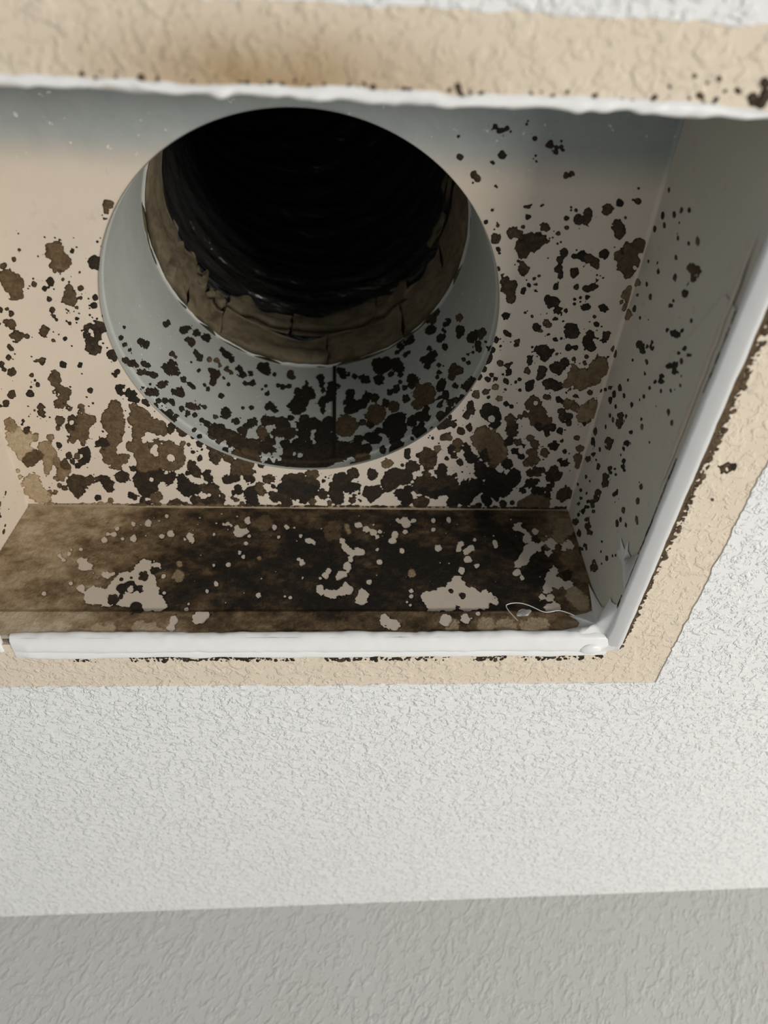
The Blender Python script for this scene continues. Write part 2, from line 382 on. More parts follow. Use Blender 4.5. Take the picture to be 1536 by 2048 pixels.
0.05|1.35,0.04,0.74|-21.1,243.6,5.05,-16.0,244.6,5.51,-10.5,244.5,4.59,-12.9,248.3,3.21
0.15|1.37,0.06,0.73|-26.8,247.9,3.25,-22.5,250.6,3.71,-20.2,251.6,2.79
0.15|1.35,0.01,0.74|-4.2,246.0,2.77
0.1|1.33,0.01,0.75|-3.8,238.1,1.13
0.02|1.33,0.01,0.75|-2.8,235.5,0.63
0.02|1.33,0.01,0.75|-1.4,236.2,0.63
0.02|1.32,0.00,0.76|-0.3,234.2,0.63
0.1|1.34,-0.01,0.74|3.3,236.9,3.67,2.1,242.7,4.12,2.6,248.1,3.67,3.0,250.8,2.75,5.2,235.9,2.75
0.15|1.32,-0.02,0.76|9.8,233.2,3.14,8.3,235.8,2.24
0.05|1.34,-0.02,0.75|8.4,241.6,3.20,11.6,241.0,2.29,6.5,242.7,2.29
0.15|1.32,-0.04,0.76|18.4,233.6,3.14
0.05|1.34,-0.04,0.75|16.0,241.8,1.28
0.1|1.35,-0.05,0.74|18.5,245.2,3.71,21.2,244.1,3.24,16.5,246.3,1.85
0.15|1.36,-0.02,0.74|9.8,249.6,2.34
0.2|1.35,-0.02,0.74|10.4,246.9,1.16
0.1|1.36,-0.03,0.74|13.7,250.1,0.84
0.05|1.35,-0.03,0.74|12.9,245.5,0.83
0.1|1.35,-0.05,0.74|19.0,249.0,2.11
0.3|1.37,0.02,0.73|-9.0,250.9,1.87
0.3|1.37,0.00,0.73|-1.0,251.9,1.88
0.12|1.22,-0.12,0.83|50.8,200.1,1.23
0.08|1.13,-0.15,0.90|64.3,165.9,1.48
0.1|1.15,-0.15,0.89|63.5,169.9,1.88,63.2,172.3,1.20
0.1|1.16,-0.14,0.88|62.2,175.6,1.52
0.1|1.17,-0.14,0.87|60.6,179.4,1.73
0.3|1.19,-0.14,0.86|60.7,187.9,1.98
0.15|1.21,-0.14,0.84|58.9,193.6,1.70,59.6,196.3,2.23,58.1,199.0,2.03
0.1|1.23,-0.12,0.82|47.9,203.8,3.32,50.4,203.3,2.49,53.6,205.1,1.04
0.1|1.25,-0.11,0.81|44.5,211.8,0.76
0.15|1.24,-0.14,0.82|56.9,207.8,2.10,60.5,205.9,1.89
0.25|1.25,-0.12,0.81|49.8,211.2,2.12
0.3|1.25,-0.12,0.81|52.1,211.7,1.70
0.05|1.28,-0.08,0.79|34.1,219.4,1.74,34.0,222.3,1.74
0.4|1.30,-0.06,0.77|25.0,227.5,2.42,26.5,226.4,1.32
0.15|1.30,-0.08,0.77|32.0,227.9,1.06
0.15|1.30,-0.09,0.78|36.4,228.8,3.11,38.4,229.3,1.78
0.12|1.32,-0.07,0.76|27.7,233.5,3.17,30.5,234.5,4.53,27.6,238.2,4.08,34.5,235.0,3.63,24.8,237.2,1.59,25.4,241.9,1.81
0.2|1.27,-0.10,0.79|42.9,219.2,2.16
0.2|1.29,-0.11,0.79|43.8,224.2,4.39,42.0,221.7,2.63,44.1,228.2,1.98,45.5,221.6,2.19
0.45|1.27,-0.11,0.80|47.4,218.2,2.16
0.1|1.30,-0.12,0.78|50.7,229.1,2.25,50.8,232.2,2.70,49.5,230.6,2.03,50.4,236.3,1.80
0.2|1.31,-0.11,0.77|43.8,233.3,2.03
0.15|1.33,-0.12,0.76|41.6,239.1,4.16,45.6,239.5,4.16,40.2,241.7,3.23,46.8,243.8,3.69,50.4,240.0,4.16,55.4,237.8,3.69,56.3,242.6,4.16,60.5,244.2,4.16
0.02|1.34,-0.13,0.76|43.6,243.8,2.80,49.4,245.4,2.80,53.9,242.6,2.80,58.4,246.4,3.73
0.02|1.34,-0.09,0.75|34.9,246.6,3.73,31.6,245.6,2.80,35.9,242.9,2.57,35.6,250.5,2.80
0.2|1.35,-0.11,0.75|42.5,250.4,3.31,44.9,249.8,1.89,40.2,252.1,1.89
0.02|1.33,-0.16,0.77|63.0,241.4,3.74,67.3,239.8,4.21,69.7,240.3,2.81,58.0,250.2,3.74,63.6,249.0,3.74,66.1,243.5,3.27
0.15|1.31,-0.14,0.78|57.3,233.6,1.13
0.3|1.26,-0.13,0.81|55.8,214.2,2.58,53.8,217.1,2.15,56.5,217.1,2.15
0.1|1.27,-0.13,0.80|55.6,222.0,1.83,53.2,218.1,2.18
0.1|1.29,-0.14,0.79|58.3,225.4,1.86
0.05|1.26,-0.15,0.81|60.0,217.5,2.60
0.4|1.26,-0.17,0.82|66.4,208.3,3.02,67.9,213.0,5.18,71.7,212.9,5.18,65.1,212.1,3.02,67.9,218.3,3.02,72.7,219.7,4.31,74.9,223.7,2.59
0.05|1.28,-0.15,0.80|63.1,223.3,3.08,65.5,223.8,1.76,61.4,221.9,1.76
0.1|1.27,-0.17,0.81|68.2,220.8,2.64,70.5,223.2,1.54
0.08|1.30,-0.18,0.79|68.5,228.3,3.17,70.2,231.9,3.17,67.9,232.4,2.26,73.8,232.3,2.71,76.4,233.9,2.71
0.02|1.33,-0.19,0.78|74.4,239.2,3.75,77.6,239.1,3.28,74.1,242.4,2.81,77.8,245.6,2.81,73.8,246.2,1.87,72.6,248.9,1.87
0.05|1.35,-0.18,0.76|71.0,252.3,1.92
0.05|1.35,-0.19,0.77|75.4,251.1,1.67
0.1|1.28,-0.13,0.79|52.2,223.5,1.10
0.05|1.25,-0.11,0.81|44.5,212.0,0.85
0.05|1.28,-0.09,0.79|38.7,221.8,0.87
0.2|1.30,0.14,0.78|-54.4,218.4,1.80,-52.1,221.3,2.61,-51.7,225.8,2.29,-52.9,223.6,1.96,-49.0,221.7,1.96
0.25|1.31,0.11,0.77|-46.7,225.0,2.33,-37.1,227.9,2.99,-40.6,227.2,2.99,-44.2,228.7,2.00
0.25|1.33,0.11,0.76|-41.9,230.3,3.38,-38.5,231.0,2.70,-43.9,233.4,2.70,-37.2,234.1,2.03
0.1|1.34,0.12,0.76|-46.9,237.4,2.74,-49.1,238.6,1.20,-43.7,237.3,1.71
0.1|1.34,0.10,0.75|-38.0,237.2,2.23,-39.8,236.9,1.03,-36.6,238.4,1.03
0.05|1.36,0.12,0.75|-43.8,242.9,2.10,-45.2,245.8,1.75,-43.1,245.3,1.92,-45.8,245.0,1.05
0.05|1.37,0.10,0.74|-36.1,244.9,3.18,-37.3,248.6,3.53,-38.3,246.5,2.47,-36.6,251.9,2.83,-39.3,247.4,1.77
0.3|1.36,0.09,0.74|-33.6,242.4,2.11,-33.2,246.0,2.11,-31.7,246.4,1.05
0.2|1.36,0.14,0.75|-56.5,244.3,3.14,-54.3,246.3,2.80,-51.1,248.3,1.57,-59.0,243.1,2.45
0.3|1.37,0.12,0.74|-46.4,249.1,1.24,-44.7,250.3,1.60
0.3|1.38,0.11,0.73|-42.4,252.8,1.43
0.15|1.38,0.14,0.74|-55.7,251.3,4.27,-60.0,252.2,2.49,-51.8,252.5,2.13
-|1.37,0.15,0.75|-59.5,248.0,1.58,-57.1,247.6,0.98
0.1|1.32,0.09,0.76|-31.9,228.9,1.27
-|1.37,0.04,0.73|-16.0,250.4,1.07
-|1.37,0.06,0.73|-24.7,252.2,1.01
"""
FAR_SHAPES = """
-|1.45,0.25,0.73|-91.1,66.3,1.28,-87.5,65.9,0.85,-84.1,66.8,1.84
-|1.45,0.28,0.75|-97.5,63.3,1.26
-|1.44,0.29,0.75|-100.9,59.9,0.97,-98.2,59.5,1.38
-|1.43,0.30,0.76|-101.5,55.8,1.37
-|1.43,0.27,0.75|-93.9,56.7,0.82
-|1.43,0.26,0.75|-88.8,57.1,1.65
-|1.43,0.22,0.74|-76.9,58.5,1.53
-|1.43,0.21,0.73|-73.1,60.2,1.68
-|1.47,0.22,0.72|-76.6,71.7,1.01
-|1.42,0.19,0.73|-64.0,58.1,1.94,-62.6,56.1,1.25,-66.1,56.5,0.97
-|1.40,0.35,0.80|-118.7,46.1,1.31,-116.7,43.8,1.05
-|1.41,0.34,0.79|-115.1,47.3,1.33,-114.5,49.7,0.80
-|1.41,0.33,0.78|-110.7,50.1,0.80
-|1.39,0.32,0.79|-107.4,40.7,2.74,-104.5,40.0,1.63,-109.0,43.0,1.43
-|1.37,0.28,0.79|-96.2,34.7,2.05,-93.7,35.8,0.90
-|1.35,0.31,0.82|-105.4,27.3,1.87
-|1.36,0.33,0.82|-110.1,30.2,1.13
-|1.34,0.36,0.84|-119.6,24.4,0.98
-|1.34,0.25,0.79|-81.5,41.6,2.19,-81.3,37.8,2.82,-76.3,40.9,2.19,-83.4,34.0,3.13,-88.3,34.0,2.51,-78.6,31.8,4.39,-85.5,30.3,3.76,-90.6,28.8,3.13,-91.9,24.5,3.13,-97.6,23.7,3.45,-100.6,25.2,1.88,-100.0,22.3,2.51,-93.4,21.6,3.13,-86.6,22.3,3.76,-79.2,25.9,5.64,-75.8,21.6,4.39,-73.0,20.9,3.13,-80.9,20.2,3.13,-70.5,18.8,1.88,-75.3,18.8,2.51
0.15|1.36,0.24,0.78|-80.8,34.7,2.44
0.1|1.37,0.23,0.77|-76.3,37.4,2.08
0.08|1.34,0.25,0.79|-85.1,28.4,3.14,-88.1,27.3,2.20,-81.1,27.4,1.88
-|1.34,0.25,0.79|-84.8,27.0,1.63
0.15|1.33,0.27,0.81|-90.8,21.6,2.46
0.1|1.33,0.26,0.80|-87.8,22.7,1.23
0.1|1.31,0.24,0.81|-80.1,16.0,3.02
0.1|1.36,0.25,0.78|-85.5,33.4,0.77
0.1|1.36,0.27,0.79|-89.7,32.5,1.02
0.65|1.38,0.20,0.75|-66.5,41.3,1.65
0.6|1.36,0.20,0.77|-65.8,34.0,2.90
-|1.36,0.21,0.77|-72.1,34.0,1.16
-|1.33,0.21,0.78|-70.4,24.8,0.75
-|1.28,0.19,0.81|-63.8,9.8,2.07,-64.3,5.8,1.77
-|1.31,0.18,0.79|-59.9,16.0,1.10,-59.3,18.8,0.73
-|1.29,0.17,0.80|-55.0,10.5,1.79
0.8|1.28,0.27,0.84|-110.1,4.0,1.74,-105.0,4.0,2.03,-98.2,3.3,2.03,-93.4,4.6,2.90,-88.4,5.2,2.61,-76.6,5.2,3.47,-71.3,4.5,2.90,-68.5,3.2,2.32
-|1.44,0.14,0.71|-49.9,66.4,0.90,-48.1,66.9,1.35,-46.4,66.0,0.90
-|1.44,0.13,0.71|-43.5,64.6,1.50
-|1.43,0.12,0.71|-41.9,61.1,2.53,-39.8,62.4,1.64
-|1.45,0.11,0.70|-39.2,69.2,1.98
-|1.42,0.11,0.71|-37.4,58.9,0.89
-|1.41,0.11,0.72|-38.6,54.6,1.02
-|1.43,0.16,0.72|-53.5,59.7,0.96
-|1.41,0.07,0.71|-24.0,58.6,1.04
-|1.43,0.06,0.70|-20.6,64.9,1.36
-|1.43,0.08,0.70|-26.2,64.8,1.51
-|1.39,0.12,0.73|-40.8,48.6,1.14
-|1.38,0.12,0.73|-39.0,46.1,0.99
-|1.37,0.15,0.75|-51.4,40.7,1.04
-|1.37,0.13,0.74|-45.2,41.3,1.25
0.6|1.38,0.10,0.73|-32.0,44.9,0.99
-|1.37,0.04,0.73|-12.9,42.9,1.56,-14.5,44.5,0.85
-|1.34,0.15,0.76|-49.3,30.3,1.21
-|1.33,0.16,0.77|-52.6,26.1,0.93
-|1.32,0.10,0.77|-30.8,23.4,1.45
-|1.31,0.06,0.77|-17.1,22.3,0.93
-|1.41,0.04,0.71|-14.0,59.1,1.19
-|1.40,0.03,0.71|-10.2,56.1,1.77,-8.3,54.8,1.03
-|1.37,-0.02,0.73|4.8,56.2,1.58,6.3,51.8,1.79,8.5,49.7,1.79,11.6,49.7,2.15,14.0,48.9,1.29,9.0,45.1,1.87,7.1,40.1,2.30,4.7,36.0,2.30,3.2,34.0,1.29
-|1.34,0.01,0.75|-2.8,35.2,1.80,-1.0,37.6,1.38,-4.6,33.2,1.11
-|1.32,0.00,0.76|-5.1,28.1,1.75,-4.1,25.4,1.48,-1.8,25.0,1.48,1.1,24.2,1.89,4.7,25.8,2.02,6.4,29.6,1.62,7.9,26.5,1.89
-|1.30,-0.03,0.77|13.1,21.9,3.08,13.5,25.0,2.01
-|1.33,-0.04,0.76|16.6,31.2,1.38
-|1.38,-0.06,0.73|20.9,50.6,0.88
-|1.36,-0.06,0.74|21.5,43.0,1.43
-|1.41,-0.05,0.71|13.1,66.5,1.82,16.3,63.8,2.12,19.4,61.6,1.97,21.2,58.5,1.06,22.6,62.5,0.91
0.6|1.42,-0.02,0.70|7.4,65.6,1.52,8.0,62.0,1.52
-|1.40,-0.08,0.72|29.5,60.3,1.95,28.1,56.3,1.95
-|1.29,0.16,0.80|-53.5,10.9,2.83,-54.7,9.5,1.57,-51.2,12.4,1.26
-|1.26,-0.06,0.80|22.2,9.4,2.55,26.1,6.5,2.55
0.35|1.44,0.09,0.70|-31.4,67.5,4.55
0.3|1.42,0.00,0.71|0.4,62.3,5.28
-|1.43,-0.10,0.71|34.7,69.0,2.33,38.7,70.0,1.09,30.9,69.9,1.09,35.6,66.7,1.55
-|1.41,-0.10,0.72|34.3,62.2,1.37
-|1.43,-0.16,0.72|55.8,70.7,1.57
-|1.43,-0.14,0.71|48.5,70.1,1.09
-|1.41,-0.13,0.72|47.6,63.7,1.23
-|1.38,-0.09,0.73|32.3,50.3,1.32
-|1.38,-0.14,0.74|49.0,51.7,1.63
-|1.37,-0.17,0.75|59.8,54.4,1.63,58.2,51.3,1.78,63.9,51.8,1.78,61.7,49.6,1.63
-|1.35,-0.17,0.76|61.8,44.9,1.75
-|1.39,-0.18,0.75|66.6,57.5,1.06
-|1.38,-0.21,0.76|75.6,55.8,1.35,75.9,53.2,1.05
-|1.33,-0.16,0.77|58.2,38.2,1.85
-|1.34,-0.18,0.77|65.7,41.1,1.44
0.6|1.33,-0.09,0.76|35.4,36.1,1.83
-|1.31,-0.09,0.77|34.7,26.2,1.22
-|1.30,-0.09,0.78|34.5,23.1,1.01
-|1.29,-0.09,0.78|32.5,20.0,0.66,33.8,18.2,0.66
-|1.29,-0.15,0.79|55.5,32.9,2.03,55.7,29.7,3.05,52.5,28.2,2.03,53.9,24.3,4.07,47.2,23.5,3.73,43.0,21.9,3.39,40.8,24.2,1.69,49.9,20.4,4.74,44.5,18.9,4.07,58.3,21.2,3.73,61.2,25.0,2.71,61.8,20.4,4.07,65.1,18.9,2.71,57.8,17.4,2.71,67.9,22.0,2.03,67.1,24.3,1.63,70.2,20.8,2.03
0.1|1.30,-0.14,0.78|52.0,26.2,1.23
0.1|1.29,-0.15,0.79|56.8,23.5,1.63
-|1.37,-0.26,0.78|83.9,42.1,1.89,87.2,44.6,3.02,89.4,48.0,2.26,91.3,51.5,3.02,93.1,54.2,2.26,91.3,58.6,2.64,88.8,66.8,2.26,89.3,62.2,2.26,87.2,64.9,1.51,96.1,53.3,3.02,99.8,49.0,1.81,102.3,55.1,3.02,105.5,55.1,3.02,109.1,53.4,3.77
-|1.32,-0.23,0.80|83.1,37.1,1.85,84.8,34.2,1.14
-|1.40,-0.27,0.77|96.0,63.2,1.86
0.08|1.39,-0.24,0.76|87.0,59.9,3.45
0.1|1.38,-0.27,0.78|95.7,57.7,2.29
0.15|1.36,-0.27,0.79|97.9,52.4,1.65
0.25|1.36,-0.29,0.79|105.1,52.9,1.96
0.45|1.35,-0.30,0.81|108.2,46.4,4.44
-|1.31,-0.27,0.82|100.1,38.0,2.12,97.5,34.7,2.48,98.1,31.4,2.83,94.8,27.4,2.48,101.2,31.4,2.83,104.6,29.8,2.83,104.9,37.2,1.42
0.1|1.31,-0.29,0.82|105.1,35.1,3.00
-|1.28,-0.25,0.83|91.5,22.7,1.71,95.0,22.0,2.05
-|1.26,-0.26,0.84|95.8,17.4,2.69,93.1,15.9,2.01
0.7|1.24,-0.19,0.84|64.6,6.4,3.86,73.0,5.3,4.51,81.8,5.6,3.86,87.7,6.3,3.86,50.2,6.4,3.22
-|1.25,-0.12,0.81|47.6,8.9,2.90
-|1.25,-0.15,0.82|56.9,10.0,2.34
-|1.26,-0.17,0.81|62.0,12.9,1.18
0.75|1.27,-0.29,0.85|105.6,23.5,4.10,108.2,18.9,4.10
0.6|1.39,-0.30,0.78|111.2,66.1,5.45,107.1,59.6,3.89
"""
RIGHT_SHAPES = """
0.5|2.36,-0.96,0.82|134.5,76.6,2.12,137.9,73.2,1.51,148.2,76.8,3.63
0.1|1.56,-0.19,0.66|123.8,71.8,0.79
0.2|1.67,-0.08,0.60|98.3,73.0,0.93
0.15|1.63,-0.12,0.62|106.6,71.5,1.48
0.2|1.60,-0.09,0.63|102.6,62.7,1.20
0.3|1.60,-0.06,0.63|99.2,58.0,1.26
0.15|1.58,-0.04,0.63|97.1,52.6,1.22
0.2|1.60,-0.12,0.63|108.4,67.5,1.15
0.15|1.62,-0.15,0.63|112.8,74.8,1.31
0.2|1.54,-0.09,0.65|107.1,54.3,0.89
0.15|1.51,-0.07,0.66|104.9,45.5,0.85
0.4|1.50,-0.04,0.67|101.6,39.7,1.36
0.3|1.57,-0.08,0.64|103.0,56.8,0.49
0.3|1.51,-0.11,0.67|112.5,51.1,0.99
0.2|1.54,-0.16,0.67|120.7,64.0,0.76
0.2|1.52,-0.17,0.68|122.5,61.1,1.40
0.25|1.47,-0.12,0.69|117.9,46.9,1.40
0.25|2.13,-0.71,0.71|109.9,37.7,2.07,109.1,34.7,2.30,111.2,33.6,1.84
0.2|2.09,-0.76,0.75|117.7,36.3,1.43,118.2,35.9,1.33
0.2|2.12,-0.81,0.78|126.0,43.1,1.31,123.9,42.5,0.71
0.25|1.48,-0.20,0.70|132.1,61.1,1.34
0.15|1.52,-0.21,0.69|130.6,67.5,1.02
0.15|1.49,-0.26,0.71|143.0,71.5,1.56
0.1|1.68,-0.02,0.59|87.6,65.8,0.77
0.2|1.97,-1.31,1.39|218.2,72.6,2.20,212.2,67.8,1.38
0.2|1.32,-0.46,0.92|204.0,74.4,2.16
0.1|1.30,-0.47,0.94|208.3,72.4,2.79
0.1|1.46,-0.25,0.73|142.7,64.2,0.88
0.3|1.44,-0.22,0.73|139.1,56.7,0.65
0.2|1.36,-0.10,0.74|122.0,26.0,1.08
0.1|1.38,-0.17,0.75|133.7,40.1,0.86
0.08|1.98,-0.82,0.84|131.7,34.5,1.84,130.6,31.7,1.84,128.0,29.9,0.98
0.3|1.45,-0.35,0.78|166.0,77.8,2.21
0.15|2.08,-0.95,0.91|149.9,57.1,2.45,150.2,53.6,1.65,143.3,48.0,0.85,145.0,46.8,1.23,146.7,50.7,0.85
0.15|1.39,-0.29,0.78|157.9,59.1,1.01
0.25|1.35,-0.25,0.78|151.0,47.5,1.23
0.2|1.33,-0.26,0.80|155.1,45.6,0.76
0.1|1.35,-0.32,0.81|166.0,57.6,0.93
0.15|1.88,-0.80,0.87|130.4,22.7,1.38,133.6,25.3,0.99,130.3,18.7,0.99
0.1|1.87,-0.86,0.92|138.5,25.6,2.08,139.7,23.6,1.87,141.3,29.0,1.04
0.3|1.29,-0.14,0.79|134.4,21.2,1.12
0.08|1.89,-0.91,0.97|146.1,30.7,1.32,148.3,30.4,1.54,151.2,34.3,1.10
0.2|1.29,-0.24,0.82|155.3,36.7,0.92
0.2|1.29,-0.26,0.83|160.6,39.1,0.95
0.2|1.29,-0.28,0.84|163.7,41.3,0.58
0.15|1.27,-0.21,0.82|150.7,28.0,0.79
0.25|1.25,-0.18,0.82|145.9,21.4,0.75
0.3|1.25,-0.15,0.82|140.6,16.7,0.88
0.15|2.14,-1.17,1.11|179.0,71.5,1.72,183.4,76.5,1.72
0.15|1.35,-0.35,0.83|173.2,62.5,1.61
0.15|2.02,-1.09,1.09|173.1,56.5,0.95,172.4,57.1,0.74
0.12|1.36,-0.37,0.84|178.7,66.5,1.67
0.08|1.35,-0.39,0.85|182.9,68.3,1.81
0.1|1.32,-0.37,0.86|181.3,61.3,1.21
0.08|1.29,-0.31,0.85|170.8,47.6,1.21
0.2|1.94,-1.13,1.17|180.7,54.4,2.41,182.6,52.6,2.68,184.0,51.2,1.34
0.2|1.32,-0.39,0.88|187.6,63.7,1.58
0.3|1.30,-0.38,0.88|186.9,59.7,1.78
0.15|1.28,-0.34,0.87|177.3,49.3,1.04
0.1|1.30,-0.41,0.90|194.1,64.6,1.04
0.05|1.24,-0.28,0.87|168.0,34.9,0.86
0.3|1.22,-0.19,0.85|152.3,18.2,1.27
0.3|1.19,-0.18,0.87|153.2,13.0,1.04
0.2|1.91,-1.20,1.28|196.1,57.2,2.95,196.8,55.2,2.84
0.4|1.23,-0.28,0.88|169.5,32.4,1.19
0.2|1.19,-0.26,0.90|169.6,23.1,0.64
0.03|1.81,-1.10,1.23|177.6,39.4,1.34,183.3,40.1,2.07,186.7,40.8,1.24,190.7,41.7,0.93
0.03|1.74,-1.12,1.30|190.2,37.5,1.46,191.8,35.9,1.46,192.3,34.1,0.94
0.1|1.27,-0.44,0.94|205.4,63.5,1.20
0.1|1.96,-1.30,1.37|213.2,69.7,1.12,211.0,67.5,1.12
0.1|1.25,-0.46,0.97|211.6,63.9,0.98
0.2|1.23,-0.45,0.98|211.8,59.3,2.10
0.15|1.79,-1.20,1.36|202.3,47.4,1.57,203.1,45.2,1.23
0.15|1.76,-1.17,1.34|198.7,42.6,1.20,199.7,40.3,1.09
0.2|1.77,-1.23,1.41|207.7,48.0,2.58,209.4,46.3,2.58,211.4,47.0,1.72
0.1|1.24,-0.51,1.01|225.7,69.0,1.29
0.1|1.22,-0.49,1.02|223.9,63.8,0.76
0.1|1.20,-0.50,1.04|229.2,61.6,1.02
0.1|1.25,-0.55,1.04|236.0,75.3,1.09
0.1|1.88,-1.39,1.57|235.1,70.3,1.20,237.7,67.6,1.33
0.2|1.77,-1.29,1.51|219.0,50.8,2.43,222.1,50.5,2.73,227.6,53.9,1.82
0.05|1.79,-1.37,1.60|232.9,56.4,1.81,238.8,60.0,2.26,243.9,63.1,1.62,230.3,57.4,1.42
0.25|1.74,-1.31,1.56|227.5,51.1,1.47,228.6,49.2,1.35
0.2|1.70,-1.34,1.65|237.5,53.3,1.89,238.1,49.7,2.53,238.6,46.1,2.21
0.1|1.13,-0.54,1.14|249.2,56.2,2.33
0.2|1.82,-1.42,1.66|249.7,64.2,2.72,242.0,68.4,1.70
0.1|1.07,-0.44,1.11|230.3,32.4,1.05
0.1|1.06,-0.44,1.14|234.0,30.2,0.70
0.2|1.63,-1.38,1.77|252.6,49.5,1.95,246.6,45.8,1.82,246.9,44.0,1.17,257.0,50.1,1.63
0.25|1.52,-1.30,1.77|243.9,33.3,1.83,245.7,31.5,2.93
0.1|1.68,-1.18,1.42|205.1,34.9,1.31,207.1,36.1,1.09
0.1|1.14,-0.38,1.00|203.2,34.3,0.86
0.3|1.10,-0.36,1.03|204.6,24.4,1.83
0.1|1.09,-0.37,1.05|208.9,23.7,1.27
0.2|1.08,-0.38,1.06|212.5,25.1,1.72
0.25|1.07,-0.35,1.05|206.7,18.2,1.03
0.3|1.10,-0.31,1.00|192.0,16.3,1.36
0.25|1.12,-0.29,0.97|186.0,17.4,1.15
0.4|1.06,-0.31,1.03|197.8,11.7,1.70
0.2|1.03,-0.42,1.14|231.2,23.4,1.25
0.2|1.03,-0.40,1.13|225.7,19.6,0.88
0.2|1.03,-0.39,1.12|222.9,17.4,0.87
0.3|1.03,-0.44,1.16|237.3,26.2,0.93
0|1.67,-1.42,1.82|257.8,68.0,0.61,258.3,65.0,0.68,258.7,61.8,0.75,258.5,57.8,0.81,258.3,53.9,0.88,258.4,50.4,0.95,258.4,46.7,1.02,258.3,43.1,1.02,257.8,39.2,1.08
"""
